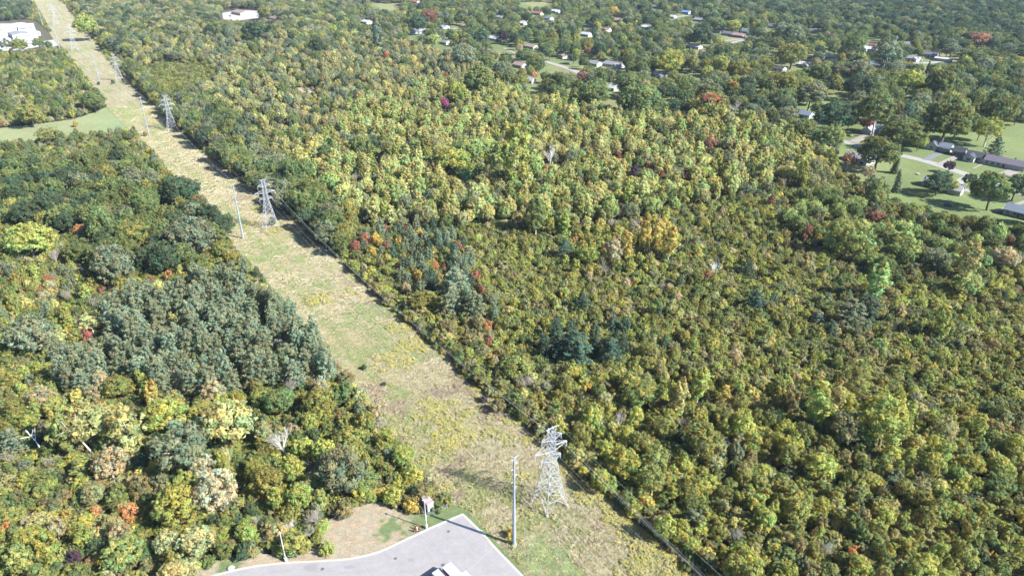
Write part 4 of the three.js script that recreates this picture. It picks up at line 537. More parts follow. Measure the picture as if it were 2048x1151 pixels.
// ------------------------------------------------------------------ plants that one can name in the photograph: crown middle (photo survey), crown width in its pixels
// [px, py, width, form, colour, label, height factor]
const KNOWN = [
  [889, 207, 20, 'bush', 'crimson', 'crimson magenta tree standing alone in the yellow green woods', 1.15],
  [774, 110, 14, 'bush', 'orange', 'small bright orange tree far off before the dark green woods', 1.1],
  [1418, 211, 66, 'oak', 'olive', 'broad olive maple with a salmon red top at the suburb edge', 0.85, 'salmon'],
  [1465, 180, 34, 'round', 'green', 'green tree with an orange tip right of the salmon topped maple', 0.9, 'orange'],
  [1421, 288, 34, 'round', 'rust', 'red orange tree below the salmon topped maple', 0.8],
  [1378, 249, 19, 'tall', 'gold', 'golden yellow slender tree left of the red orange tree', 0.8],
  [160, 458, 26, 'round', 'orange', 'vivid orange tree in the dark oak wood left of the strip', 0.85],
  [101, 482, 14, 'bush', 'red', 'small red tree above the leaning grey trunks', 1.1],
  [80, 495, 26, 'loose', 'rust', 'rusty orange tree between the dark oaks and grey trunks', 0.8],
  [105, 512, 26, 'bare', 'bare', 'leaning grey bare trunks below the small red tree', 1.2],
  [173, 672, 25, 'bush', 'red', 'pinkish red tree at the corner of the pine grove', 1.1],
  [180, 645, 46, 'loose', 'paleyellow', 'golden topped tree just behind the pinkish red tree', 0.85],
  [78, 578, 14, 'bush', 'red', 'tiny red tree among yellow green brush at the photo edge', 0.9],
  [202, 580, 18, 'bush', 'rust', 'orange red bush above the pine grove', 0.9],
  [60, 668, 84, 'oak', 'greygreen', 'large grey green tree left of the pine grove', 0.95],
  [345, 640, 24, 'tall', 'paleyellow', 'narrow yellow tree inside the pine grove', 0.7],
  [1233, 627, 13, 'bush', 'red', 'small bright red tree beside two dark pines', 1.0],
  [1226, 645, 26, 'pine', 'darkpine', 'dark pine directly below the small bright red tree', 0.7],
  [1252, 648, 26, 'pine', 'darkpine', 'dark pine below and right of the small bright red tree', 0.75],
  [1416, 551, 17, 'bush', 'rust', 'brick red shrubby tree beside pale birch stems', 1.3],
  [1430, 532, 30, 'bare', 'white', 'white stemmed bare tree cluster above the brick red tree', 1.0],
  [1527, 622, 11, 'shrub', 'red', 'salmon red shrub near the dark pines in the right scrub', 1.2],
  [1546, 640, 13, 'shrub', 'orange', 'flame orange shrub in the scrub, right of the salmon one', 1.1],
  [1636, 648, 12, 'shrub', 'orange', 'orange shrub beside the dark pine clump in the right scrub', 1.1],
  [1715, 585, 13, 'shrub', 'orange', 'orange shrub at the back of the dark pine clump', 1.1],
  [1947, 585, 13, 'shrub', 'rust', 'orange red shrub at the foot of a light green tree', 1.1],
  [1880, 803, 15, 'shrub', 'orange', 'orange red shrub in the lower scrub far right', 1.1],
  [1985, 912, 26, 'bush', 'gold', 'orange gold tree near the round bright green bush', 0.8],
  [2000, 965, 56, 'round', 'green', 'round bright green tree at the lower photo corner', 0.75],
  [1420, 985, 16, 'bush', 'orange', 'orange tree right of a green bush by the scrub edge', 1.3],
  [1428, 1010, 12, 'shrub', 'orange', 'small orange shrub just below the orange tree', 1.0],
  [1628, 1072, 22, 'bush', 'rust', 'dark rust red bush in the lower scrub', 0.9],
  [1420, 1125, 30, 'bush', 'rust', 'salmon brown bush at the lower photo edge by goldenrod', 0.9],
  [1375, 355, 15, 'bush', 'red', 'bright red tree in the middle of the right woods', 1.2],
  [1325, 352, 15, 'bush', 'red', 'dusky red tree left of the bright red one', 1.2],
  [1297, 333, 13, 'bush', 'orange', 'orange tree behind the dusky red one', 1.3],
  [1270, 343, 22, 'bush', 'purple', 'mauve purple tree left of the orange one', 1.0],
  [1240, 313, 12, 'bush', 'red', 'pinkish red tree among the tall yellow green poplars', 1.2],
  [1092, 335, 13, 'bush', 'orange', 'orange tree beside a bare white branched tree', 1.0],
  [1101, 308, 32, 'bare', 'white', 'bare white branched tree among the poplars', 1.1],
  [1150, 481, 14, 'tall', 'orange', 'slim orange tree near the dark fir in mid woods', 0.6],
  [1616, 465, 26, 'bush', 'rust', 'rust coloured tree left of the big yellow green trees', 1.2],
  [1542, 402, 20, 'bush', 'rust', 'rust orange tree in the woods before the estate', 1.2],
  [1753, 432, 34, 'round', 'rust', 'dull red tree before the estate lawns', 0.65],
  [1698, 318, 30, 'loose', 'rust', 'brownish rust tree at the corner of the white house', 0.9],
  [1735, 247, 26, 'round', 'rust', 'rust tipped tree by the small white outbuilding', 0.75],
  [735, 520, 13, 'bush', 'red', 'small bright red tree at the wood edge past the second tower', 1.2],
  [709, 494, 22, 'bush', 'rust', 'rust orange tree at the wood edge past the second tower', 1.3],
  [776, 517, 16, 'bush', 'gold', 'golden yellow tree close to the small red one', 1.2],
  [797, 482, 18, 'bush', 'gold', 'golden tree between blue green pines', 1.2],
  [870, 529, 18, 'bush', 'orange', 'orange gold tree among the blue green pines', 1.1],
  [887, 536, 12, 'bush', 'red', 'wine red tree next to the orange gold one', 1.2],
  [961, 580, 24, 'bush', 'rust', 'red orange tree between two dark pines', 1.0],
  [976, 655, 22, 'bush', 'orange', 'orange tree near the strip edge below the pines', 1.2],
  [978, 685, 18, 'bush', 'rust', 'salmon rust tree just below the orange one', 1.4],
  [940, 680, 14, 'bush', 'rust', 'salmon tree by a bare grey one at the strip edge', 1.2],
  [998, 700, 24, 'bare', 'bare', 'bare grey tree by the salmon trees', 0.7],
  [1055, 765, 40, 'bare', 'bare', 'broad bare grey tree at the strip edge', 0.7],
  [1095, 770, 34, 'bare', 'bare', 'second broad bare grey tree just right of the strip edge', 0.7],
  [1450, 788, 30, 'tall', 'gold', 'bright yellow slender tree in the lower woods', 0.75],
  [1360, 790, 44, 'tall', 'paleyellow', 'pale gold tall tree left of the bright yellow slender one', 0.95],
  [1400, 765, 40, 'tall', 'yellowgreen', 'tall yellow green tree behind the bright yellow slender one', 0.95],
  [1285, 790, 66, 'round', 'olive', 'wide olive crown left of the pale gold tall tree', 0.95],
  [1240, 835, 22, 'bare', 'white', 'thin white leafless tree in the woods beyond the nearest tower', 1.6],
  [1245, 925, 66, 'round', 'yellowgreen', 'large olive yellow tree beside the scrub edge right of the tower', 0.9],
  [1210, 900, 44, 'bush', 'yellowgreen', 'yellow green young tree nearest the tower in the right woods', 0.9],
  [1310, 915, 60, 'loose', 'olive', 'olive open crowned tree right of the large olive yellow tree', 0.9],
  [1400, 875, 76, 'loose', 'olive', 'broad pale olive tree further back in the right woods', 0.85],
  [1475, 905, 40, 'shrub', 'greygreen', 'grey green mound shrub with grey twigs', 1.1],
  [1296, 1012, 46, 'bush', 'gold', 'golden olive bush at the woods edge above the goldenrod', 0.8],
  [1376, 1005, 40, 'bush', 'green', 'fresh green bush left of the orange tree', 0.9],
  [1412, 1110, 42, 'bush', 'gold', 'golden bush above the salmon brown bush', 0.8],
  [1775, 845, 118, 'oak', 'yellowgreen', 'very large yellow green tree in the lower right woods', 0.95],
  [1695, 850, 70, 'loose', 'brownolive', 'brown olive open tree left of the very large yellow green tree', 0.9],
  [1640, 800, 60, 'tall', 'yellowgreen', 'tall pale yellow green tree at the back of the lower right woods', 0.85],
  [1668, 790, 40, 'tall', 'paleyellow', 'tall pale gold tree at the back of the lower right woods', 0.95],
  [1580, 915, 56, 'bush', 'olive', 'rounded olive tree in the lower woods', 0.9],
  [1640, 935, 60, 'bush', 'yellowgreen', 'rounded yellow olive tree right of the rounded olive one', 0.9],
  [1700, 470, 92, 'oak', 'lime', 'big light green tree before the estate woods', 0.9],
  [1808, 485, 66, 'oak', 'lime', 'rounded light green tree right of the big light green one', 0.8],
  [1870, 515, 60, 'oak', 'greygreen', 'rounded grey green tree in the right scrub', 0.75],
  [1760, 557, 50, 'tall', 'lime', 'conical light green tree alone in the right scrub', 0.75],
  [1890, 640, 46, 'tall', 'yellowgreen', 'tall olive green tree alone in the right scrub', 0.75],
  [1932, 565, 60, 'round', 'lime', 'light green tree with orange base at the right', 0.75],
  [1940, 515, 46, 'tall', 'paleyellow', 'pale yellow green tree behind the light green one', 0.8],
  [2012, 515, 52, 'round', 'straw', 'tawny topped tree at the photo edge', 0.75],
  [1760, 690, 28, 'tall', 'lime', 'slim light green tree in the lower right scrub', 0.7],
  [1700, 625, 60, 'pine', 'bluepine', 'broad blue green pine in the right scrub clump', 0.55],
  [1735, 612, 52, 'pine', 'darkpine', 'dark pine at the top of the right scrub clump', 0.55],
  [1636, 633, 26, 'pine', 'bluepine', 'small pointed pine left of the scrub clump', 0.7],
  [1664, 655, 34, 'pine', 'darkpine', 'dark pine in front of the scrub clump', 0.6],
  [1495, 537, 40, 'fir', 'darkpine', 'dark pointed fir in the upper right scrub', 0.75],
  [1512, 600, 44, 'pine', 'darkpine', 'round dark pine below the dark pointed fir', 0.55],
  [1130, 497, 40, 'fir', 'darkpine', 'broad dark fir in the mid woods', 0.9],
  [1178, 512, 44, 'round', 'yellowgreen', 'yellow green round tree right of the broad dark fir', 0.85],
  [1165, 602, 46, 'fir', 'darkpine', 'dark layered fir alone in the mid scrub', 0.75],
  [1072, 425, 40, 'tall', 'green', 'deep green tree among the poplars', 0.85],
  [912, 565, 66, 'pine', 'bluepine', 'cluster-topped blue green pine near the wood edge', 0.6],
  [900, 600, 44, 'pine', 'bluepine', 'blue green pine on the wood edge side of the red orange tree', 0.75],
  [953, 610, 50, 'pine', 'bluepine', 'round blue green pine below the red orange tree', 0.65],
  [850, 600, 60, 'oak', 'olive', 'olive brown tree on the strip edge before the pines', 0.7],
  [895, 655, 40, 'round', 'brownolive', 'brown gold tree on the strip edge', 0.8],
  [1035, 735, 70, 'oak', 'olive', 'gold olive rounded tree by the strip edge', 0.65],
  [1150, 690, 76, 'pine', 'darkpine', 'wide dark pine clump head in mid scrub', 0.5],
  [1118, 705, 40, 'pine', 'darkpine', 'dark pine left of the wide dark clump head', 0.65],
  [1222, 700, 52, 'pine', 'darkpine', 'dark pine right of the wide dark clump head', 0.55],
  [722, 290, 46, 'round', 'green', 'dark green rounded tree in the olive scrub past the third tower', 0.9],
  [742, 285, 34, 'round', 'darkgreen', 'darker green tree touching the dark green rounded one', 0.9],
  [660, 365, 40, 'round', 'lime', 'bright lime tree right of the second tower', 0.9],
  [360, 378, 72, 'oak', 'darkgreen', 'dark domed tree on the strip edge left of the second pole', 0.8],
  [380, 470, 92, 'oak', 'greygreen', 'large grey green oak at the strip edge', 0.9],
  [445, 475, 30, 'tall', 'green', 'green tree at the corner of the oak wood by the pole', 0.7],
  [55, 480, 86, 'oak', 'yellowgreen', 'yellowish green oak at the front of the dark oak wood', 0.8],
  [155, 500, 56, 'oak', 'green', 'yellow green oak right of the grey trunks', 0.9],
  [230, 525, 90, 'oak', 'greygreen', 'grey green oak at the front of the oak wood', 0.9],
  [265, 468, 60, 'round', 'olive', 'olive tree in the dark oak wood near the orange tree', 0.9],
  [408, 502, 22, 'tall', 'rust', 'rust brown tree at the foot of the grey green oak', 0.6],
  [362, 540, 20, 'bush', 'gold', 'bright yellow small tree below the large grey green oak', 1.2],
  [338, 552, 24, 'bush', 'orange', 'amber small tree left of the bright yellow one', 1.0],
  [172, 50, 44, 'round', 'yellowgreen', 'yellow green round tree beside the far strip edge', 0.9],
  [76, 85, 22, 'round', 'green', 'green round tree on the factory front lawn', 0.8],
  [36, 90, 30, 'round', 'olive', 'olive tree before the factory sheds', 0.8],
  [10, 88, 24, 'loose', 'greygreen', 'pale tree at the corner of the factory yard', 0.8],
  [172, 176, 15, 'bush', 'darkpine', 'dark round bush on the edge of the strip', 0.9],
  [150, 248, 12, 'shrub', 'gold', 'yellow shrub on the mown green field', 1.0],
  [290, 268, 9, 'shrub', 'gold', 'yellow shrub at the foot of the third pole', 1.3],
  [95, 268, 44, 'loose', 'olive', 'olive brush tree at the lower side of the mown field', 0.6],
  [60, 225, 44, 'round', 'olive', 'olive tree on the upper side of the mown field', 0.9],
  [185, 200, 46, 'round', 'green', 'green tree at the end of the wood before the mown field', 0.7],
  // lower left woods
  [85, 893, 40, 'snag', 'white', 'dead white forked snag standing in dark brush'],
  [182, 880, 60, 'snag', 'bare', 'pale forked trunk below a golden crown'],
  [143, 893, 26, 'snag', 'bare', 'leaning pale trunk between the snag and forked trunk'],
  [180, 845, 96, 'round', 'paleyellow', 'tall golden olive tree above the pale forked trunk', 0.9],
  [120, 850, 60, 'tall', 'olive', 'tall olive tree left of the golden olive one', 0.95],
  [250, 860, 56, 'tall', 'paleyellow', 'tall yellow olive tree right of the golden olive one', 1.05],
  [455, 845, 92, 'round', 'paleyellow', 'large bright yellow green tree below the pine grove', 1.0],
  [330, 830, 80, 'round', 'yellowgreen', 'yellow green tree between the pine grove and pale olive trees', 0.9],
  [235, 775, 58, 'round', 'olive', 'olive gold tree at the lower side of the pine grove', 0.8],
  [300, 795, 40, 'tall', 'gold', 'golden tree touching the lower side of the pine grove', 0.8],
  [152, 795, 28, 'tall', 'gold', 'golden green tree at the lower corner of the pine grove', 0.7],
  [215, 930, 66, 'loose', 'straw', 'tawny half bare tree with a pale trunk', 0.95],
  [225, 905, 40, 'bare', 'bare', 'bare grey twigged tree behind the tawny half bare one', 1.0],
  [365, 890, 110, 'loose', 'greygreen', 'wide grey olive tree in the middle of the lower left woods', 0.85],
  [282, 970, 50, 'bush', 'brownolive', 'round brown olive tree right of the tawny tree', 1.0],
  [345, 1015, 84, 'round', 'yellowgreen', 'large yellow olive tree near the lower verge', 0.95],
  [430, 975, 88, 'loose', 'straw', 'pale straw olive tree with bare twigs', 0.85],
  [440, 1000, 46, 'bare', 'bare', 'leafless grey tree among pale straw foliage', 1.0],
  [535, 960, 66, 'round', 'olive', 'olive gold tree above the tangled brush', 0.9],
  [565, 880, 50, 'bare', 'white', 'pinkish white bare tree in the lower woods', 1.0],
  [605, 900, 50, 'round', 'yellowgreen', 'yellow olive tree right of the pinkish white bare tree', 0.95],
  [680, 940, 104, 'oak', 'greygreen', 'large grey green tree near the verge', 0.9],
  [700, 880, 66, 'round', 'olive', 'olive tree beside the cleared strip behind the large grey green one', 0.85],
  [560, 800, 60, 'round', 'green', 'dark olive green tree below the last pines', 0.85],
  [640, 800, 66, 'round', 'olive', 'olive gold tree on the strip edge below the pines', 0.8],
  [665, 855, 24, 'bush', 'gold', 'golden bush in the gap of olive trees', 1.0],
  [690, 785, 46, 'shrub', 'green', 'green hedge-like shrub on the strip edge below the pines', 1.0],
  [770, 880, 46, 'bush', 'yellowgreen', 'bright yellow green tree standing out into the weedy strip', 0.9],
  [750, 905, 12, 'bare', 'bare', 'thin bare tree beside the bright yellow green one', 1.6],
  [735, 960, 44, 'bush', 'green', 'deep green bush right of the large grey green tree', 0.9],
  [820, 940, 30, 'bush', 'lime', 'light green bush at the strip edge above the container', 0.9],
  [858, 958, 26, 'shrub', 'straw', 'tawny shrub behind the container', 0.9],
  [876, 984, 14, 'shrub', 'bare', 'small grey brush heap behind the container', 0.7],
  [823, 1010, 34, 'bush', 'gold', 'golden yellow bush left of the container', 0.72],
  [785, 990, 42, 'bush', 'yellowgreen', 'yellow green bush left of the golden bush', 0.7],
  [763, 985, 28, 'bush', 'gold', 'gold tipped bush second left of the container', 0.75],
  [720, 985, 42, 'bush', 'yellowgreen', 'yellow green tree over the tan verge', 0.85],
  [690, 1020, 36, 'bush', 'brownolive', 'tawny brown bush at the tan verge', 0.75],
  [655, 1097, 34, 'shrub', 'yellowgreen', 'single bright yellow green shrub on the tan verge'],
  [488, 1102, 40, 'shrub', 'darkgreen', 'round dark green shrub on the verge'],
  [447, 1068, 38, 'bush', 'yellowgreen', 'bright yellow round bush behind the dark green shrub', 0.7],
  [468, 1085, 20, 'shrub', 'red', 'low red sumac between the yellow bush and dark green shrub', 0.6],
  [523, 1010, 16, 'bush', 'orange', 'small orange tree left of the rust one in the tangle', 0.8],
  [556, 1034, 24, 'bush', 'orange', 'amber orange tree above the left light pole', 0.75],
  [590, 1085, 60, 'bush', 'olive', 'twiggy olive bush right of the left light pole', 0.7],
  [535, 1075, 34, 'bare', 'bare', 'tangled bare brush behind the left light pole', 0.6],
  [578, 1050, 34, 'bare', 'white', 'pale bare brush above the left light pole', 0.8],
  [618, 1060, 34, 'bare', 'bare', 'bare grey brush between olive bushes by the verge', 0.8],
  [295, 1098, 38, 'shrub', 'cream', 'cream coloured shrub in flower in the lower left woods', 0.9],
  [245, 1100, 74, 'round', 'lime', 'light green tree left of the cream shrub', 0.85],
  [255, 1028, 46, 'bush', 'orange', 'orange gold tree in the lower left woods', 0.9],
  [270, 1044, 26, 'bush', 'gold', 'vivid yellow tree at the foot of the orange gold one', 0.8],
  [193, 1020, 24, 'bush', 'orange', 'light orange tree left of the orange gold one', 1.0],
  [208, 1052, 24, 'bush', 'orange', 'amber tree just below the light orange one', 0.9],
  [171, 1042, 28, 'bush', 'gold', 'yellow tree left of the amber one', 0.9],
  [135, 1028, 24, 'bush', 'gold', 'tall yellow young tree left of the yellow one', 1.0],
  [108, 1034, 20, 'shrub', 'gold', 'yellow shrub by grey twigs in the lower left', 1.0],
  [16, 1054, 26, 'bush', 'orange', 'orange bush at the lower left photo edge', 0.9],
  [55, 1045, 36, 'bush', 'straw', 'tawny orange bush near the lower left photo edge', 0.9],
  [10, 1100, 24, 'shrub', 'orange', 'amber shrub at the lower left photo edge', 1.0],
  [148, 1116, 36, 'shrub', 'purple', 'dark purple shrub at the lower photo edge'],
  [185, 1125, 40, 'shrub', 'rust', 'reddish brown shrub right of the dark purple one', 0.8],
  [122, 1132, 20, 'shrub', 'bare', 'pale grey twiggy shrub left of the dark purple one', 0.9],
  [160, 1070, 56, 'bush', 'yellowgreen', 'bright yellow green tree above the dark purple shrub', 0.9],
  [95, 1090, 66, 'bush', 'yellowgreen', 'large yellow green tree at the lower left', 0.9],
  [40, 1120, 60, 'bush', 'lime', 'light green tree near the lower left photo corner', 0.9],
  [22, 880, 50, 'pine', 'bluepine', 'grey blue pine at the left photo edge', 0.65],
  [80, 960, 36, 'bush', 'green', 'round green tree in the green brush below the snag', 0.9],
  // the estate yards
  [1900, 331, 22, 'round', 'purple', 'dark purple leaved yard tree beside the estate road', 0.9],
  [1799, 362, 19, 'spruce', 'bluepine', 'grey blue spruce on the lawn closest to the woods'],
  [1793, 328, 16, 'spruce', 'greygreen', 'paler spruce behind the grey blue one'],
  [1991, 294, 38, 'fir', 'darkpine', 'dark tiered fir behind the long ranch house', 0.95],
  [1759, 302, 76, 'oak', 'green', 'big green yard tree with a forked trunk', 0.85],
  [1880, 363, 60, 'oak', 'darkgreen', 'round dark yard tree hiding a white gabled house', 0.75],
  [1898, 368, 32, 'round', 'yellowgreen', 'yellow green small tree on the tan bed by the hidden house', 0.8],
  [1988, 378, 70, 'round', 'green', 'bright green yard tree with a clear trunk on the front lawn', 0.85],
  [2034, 372, 52, 'oak', 'darkgreen', 'dark tree at the photo edge beside the bright green yard tree', 0.95],
  [1941, 358, 30, 'round', 'darkgreen', 'small dark tree on the curving drive', 0.75],
  [1808, 266, 78, 'oak', 'green', 'large dark green tree with gold right side by the pickup shed', 0.75],
  [1676, 228, 84, 'oak', 'darkgreen', 'broad dark yard tree before the white sided house', 0.7],
  [1758, 218, 74, 'loose', 'green', 'open green tree with a slim trunk behind the outbuilding', 0.85],
  [1898, 232, 100, 'oak', 'green', 'large olive green tree with a tall trunk behind the garage', 0.9],
  [1998, 215, 76, 'oak', 'green', 'huge rounded green tree at the far right lawn', 0.9],
  [1980, 258, 50, 'loose', 'yellowgreen', 'yellow green open tree before the huge rounded one', 0.85],
  [1815, 222, 26, 'pine', 'darkpine', 'dark narrow evergreen left of the large olive green tree', 0.9],
  [1718, 172, 60, 'oak', 'darkgreen', 'very dark round tree on the shaded back lawn', 0.8],
  [1622, 188, 52, 'round', 'greygreen', 'grey green domed tree by the back lawn', 0.85],
  [1586, 108, 58, 'oak', 'olive', 'golden brown topped tree by the low white house', 0.8],
  [1570, 165, 60, 'oak', 'olive', 'olive tree in front of the low white house', 0.8],
  [1640, 145, 42, 'round', 'green', 'green tree below the white roofed house', 0.8],
  [1720, 142, 50, 'round', 'greygreen', 'grey green tree left of the willow-like pale tree', 0.9],
  [1775, 105, 60, 'loose', 'greygreen', 'willow-like pale tree before the far white houses', 0.85],
  [1820, 160, 50, 'round', 'yellowgreen', 'yellow green round tree before the paved yard', 0.85],
  [1880, 165, 52, 'round', 'green', 'green tree right of the yellow green round tree', 0.95],
  [1712, 90, 40, 'loose', 'green', 'pale trunked open tree by the red patched roof', 0.95],
  [1904, 100, 34, 'round', 'greygreen', 'grey green round tree beside the brown roofed house', 0.7],
  [1960, 78, 44, 'round', 'rust', 'faded orange tree in the far dark woods', 0.6],
  [1857, 138, 12, 'spruce', 'darkpine', 'small dark conifer in front of the long carport'],
  [1565, 62, 36, 'loose', 'greygreen', 'silvery grey tree near the dull purple roof', 0.9],
  [1590, 66, 36, 'loose', 'greygreen', 'silvery tree right of the other silvery one', 0.9],
  [1405, 72, 46, 'oak', 'darkgreen', 'dark grey green tree left of the long mauve roof', 0.8],
  [1467, 50, 26, 'round', 'yellowgreen', 'round yellow green tree behind the long purple roof', 0.8],
  [1435, 47, 30, 'round', 'green', 'round green tree behind the long mauve roof', 0.75],
  [1340, 122, 60, 'oak', 'yellowgreen', 'big yellow green tree over the white cottage', 0.85],
  [1478, 136, 46, 'oak', 'olive', 'domed olive tree beside the small shaded lawn', 0.85],
  [1440, 128, 36, 'round', 'yellowgreen', 'yellow tipped tree left of the domed olive tree', 0.95],
  [1228, 22, 22, 'round', 'gold', 'tan gold dome tree among far dark trees', 0.7],
  [1178, 102, 20, 'round', 'rust', 'pinkish rust tree right of the two gabled cottage', 0.7],
  [1165, 153, 26, 'round', 'rust', 'pinkish brown tree below the estate road bend', 0.75],
  [1130, 95, 26, 'round', 'darkgreen', 'dark green tree left of the two gabled cottage', 0.9],
  [1100, 106, 24, 'round', 'green', 'bright green tree before the white gable', 0.8],
  [1068, 150, 14, 'bush', 'orange', 'orange tinted tree by the small white shed', 1.0],
  [1188, 185, 66, 'oak', 'green', 'dark green broad tree left of the green lawn gap', 0.8],
  [1262, 170, 56, 'oak', 'green', 'dense green tree behind the lawn gap', 0.75],
  [1280, 195, 84, 'oak', 'green', 'broad green tree right of the lawn gap', 0.75],
  [1373, 190, 30, 'loose', 'green', 'vase shaped green tree left of the salmon topped maple', 0.9],
  [1472, 212, 30, 'bare', 'bare', 'grey leafless tree right of the salmon topped maple', 0.8],
  [1322, 185, 36, 'oak', 'darkgreen', 'dark tree between the lawn gap and vase shaped tree', 0.8],
  [1008, 72, 22, 'round', 'purple', 'brownish purple tree near the curved drive', 0.9],
  [858, 32, 34, 'round', 'rust', 'dark reddish tree behind the long grey roof', 0.7],
  [835, 45, 34, 'round', 'darkgreen', 'dark green tree at the corner of the long grey roof', 0.9],
  [868, 80, 26, 'round', 'lime', 'bright green tree before the blue grey house', 0.9],
  [968, 70, 26, 'pine', 'darkpine', 'dark evergreen mass left of the carport house', 0.7],
  [528, 22, 24, 'round', 'olive', 'round olive tree at the corner of the tan hall', 0.9],
  [505, 62, 40, 'round', 'darkgreen', 'dark green tree in front of the tan hall', 0.9],
  [632, 92, 30, 'round', 'darkgreen', 'dark green tree on the far side of the olive scrub', 0.95],
  [752, 65, 30, 'tall', 'greygreen', 'grey twiggy tree left of the far dark tree group', 0.8],
  [925, 110, 50, 'oak', 'greygreen', 'large grey green tree below the estate edge', 0.9],
  [915, 185, 44, 'round', 'yellowgreen', 'domed yellow green tree next to the crimson one', 0.95],
  [955, 160, 60, 'round', 'green', 'green tree with lit yellow side behind the domed one', 0.95],
  [935, 300, 66, 'round', 'lime', 'pale lime cloudlike tree in the mid woods', 0.75],
  [970, 290, 44, 'round', 'lime', 'pale lime tree touching the cloudlike one', 0.75],
  [905, 320, 66, 'round', 'yellowgreen', 'yellow lime tree below the cloudlike one', 0.75],
  [1030, 300, 66, 'tall', 'yellowgreen', 'tall yellow green tree right of the cloudlike one', 0.9],
  [1340, 480, 40, 'tall', 'gold', 'golden poplar at the end of the golden row', 0.85],
  [1255, 490, 30, 'tall', 'gold', 'brightest golden poplar in mid woods', 0.95],
  [1232, 500, 30, 'tall', 'straw', 'tan gold poplar left of the brightest golden poplar', 0.95],
  [1290, 470, 34, 'tall', 'gold', 'golden poplar in the middle of the golden row', 0.95],
  [1318, 462, 28, 'tall', 'gold', 'golden poplar fourth along the golden row', 0.9],
];
// ------------------------------------------------------------------ where the woods stand
const Z = [];   // [name, outline in the photo survey, spacing in m, mix of [form, colour, weight, smallest, largest scale]]
const zone = (name, poly, gap, mix) => Z.push({ name, poly, gap, mix, sum: mix.reduce((a, m) => a + m[2], 0) });
zone('pine grove', [[225, 625], [300, 592], [420, 562], [500, 590], [560, 622], [640, 700], [662, 750], [600, 765], [470, 785], [330, 790], [250, 800], [130, 780], [120, 730], [205, 690]], 3.9, [['pine', 'bluepine', 74, 0.82, 1.28], ['pine', 'greygreen', 16, 0.75, 1.2], ['bush', 'yellowgreen', 4, 1.3, 1.7], ['pine', 'straw', 2, 0.6, 0.8], ['bush', 'bare', 2, 1, 1.4]]);
zone('dark oak wood', [[-60, 325], [120, 335], [250, 330], [330, 365], [410, 400], [470, 480], [490, 530], [350, 560], [180, 550], [170, 475], [80, 450], [-60, 450]], 7.2, [['oak', 'darkgreen', 34, 0.8, 1.2], ['oak', 'green', 38, 0.8, 1.2], ['round', 'green', 14, 0.8, 1.1], ['oak', 'greygreen', 12, 0.8, 1.15], ['round', 'olive', 6, 0.6, 0.9], ['round', 'brownolive', 4, 0.6, 0.9]]);
zone('brush by the mown field', [[-60, 285], [120, 275], [280, 258], [340, 340], [250, 335], [120, 335], [-60, 325]], 3.4, [['bush', 'sage', 26, 0.7, 1.2], ['bush', 'greygreen', 22, 0.8, 1.3], ['shrub', 'straw', 14, 0.9, 1.5], ['bush', 'green', 22, 0.8, 1.4], ['bush', 'yellowgreen', 14, 0.8, 1.2], ['round', 'green', 8, 0.5, 0.7]]);
zone('left middle brush', [[-60, 450], [80, 450], [180, 550], [350, 560], [490, 525], [570, 620], [500, 590], [420, 560], [225, 625], [205, 690], [120, 730], [130, 780], [-60, 800]], 3.3, [['bush', 'olive', 28, 0.8, 1.4], ['bush', 'palelime', 10, 0.8, 1.4], ['bush', 'yellowgreen', 16, 0.8, 1.4], ['bush', 'greygreen', 12, 0.8, 1.4], ['bush', 'green', 14, 0.8, 1.4], ['shrub', 'gold', 7, 0.9, 1.4], ['shrub', 'straw', 6, 1, 1.5], ['bush', 'rust', 4, 0.7, 1.1], ['pine', 'bluepine', 6, 0.55, 0.8], ['bare', 'bare', 3, 0.5, 0.8], ['tall', 'yellowgreen', 7, 0.6, 0.8]]);
zone('green brush at the left edge', [[-60, 925], [130, 940], [180, 1000], [150, 1025], [60, 1035], [-60, 1040]], 2.7, [['bush', 'green', 60, 0.55, 0.9], ['shrub', 'darkgreen', 14, 0.9, 1.4], ['bush', 'greygreen', 14, 0.6, 0.9], ['shrub', 'olive', 10, 0.9, 1.4], ['shrub', 'gold', 3, 0.8, 1.2]]);
zone('lower left woods', [[-60, 780], [250, 800], [470, 790], [665, 765], [720, 790], [790, 880], [860, 960], [900, 1000], [850, 1030], [700, 1030], [600, 1130], [450, 1150], [300, 1200], [-60, 1300]], 3.6, [['round', 'yellowgreen', 16, 0.5, 0.72], ['round', 'sage', 10, 0.5, 0.75], ['round', 'olive', 10, 0.5, 0.75], ['loose', 'straw', 7, 0.55, 0.8], ['tall', 'olive', 12, 0.55, 0.85], ['tall', 'yellowgreen', 8, 0.55, 0.8], ['bush', 'green', 22, 0.7, 1.2], ['bush', 'darkgreen', 10, 0.7, 1.1], ['bush', 'greygreen', 8, 0.7, 1.2], ['shrub', 'gold', 5, 0.9, 1.4], ['bare', 'bare', 6, 0.5, 0.9], ['bush', 'brownolive', 6, 0.7, 1.1]]);
zone('woods left of the far strip', [[-60, 95], [100, 92], [150, 140], [215, 212], [170, 243], [-60, 262]], 3.8, [['bush', 'sage', 24, 0.9, 1.6], ['bush', 'yellowgreen', 22, 0.9, 1.6], ['round', 'green', 16, 0.5, 0.8], ['bush', 'gold', 3, 0.9, 1.4], ['shrub', 'straw', 8, 1, 1.6], ['bush', 'greygreen', 14, 1, 1.8], ['bush', 'green', 14, 1, 1.8], ['bush', 'rust', 1, 0.8, 1.2]]);
zone('far left wood', [[-60, -60], [55, -60], [60, 30], [50, 42], [-60, 48]], 6, [['round', 'darkgreen', 40, 0.7, 1], ['round', 'greygreen', 30, 0.7, 1], ['round', 'green', 30, 0.7, 1]]);
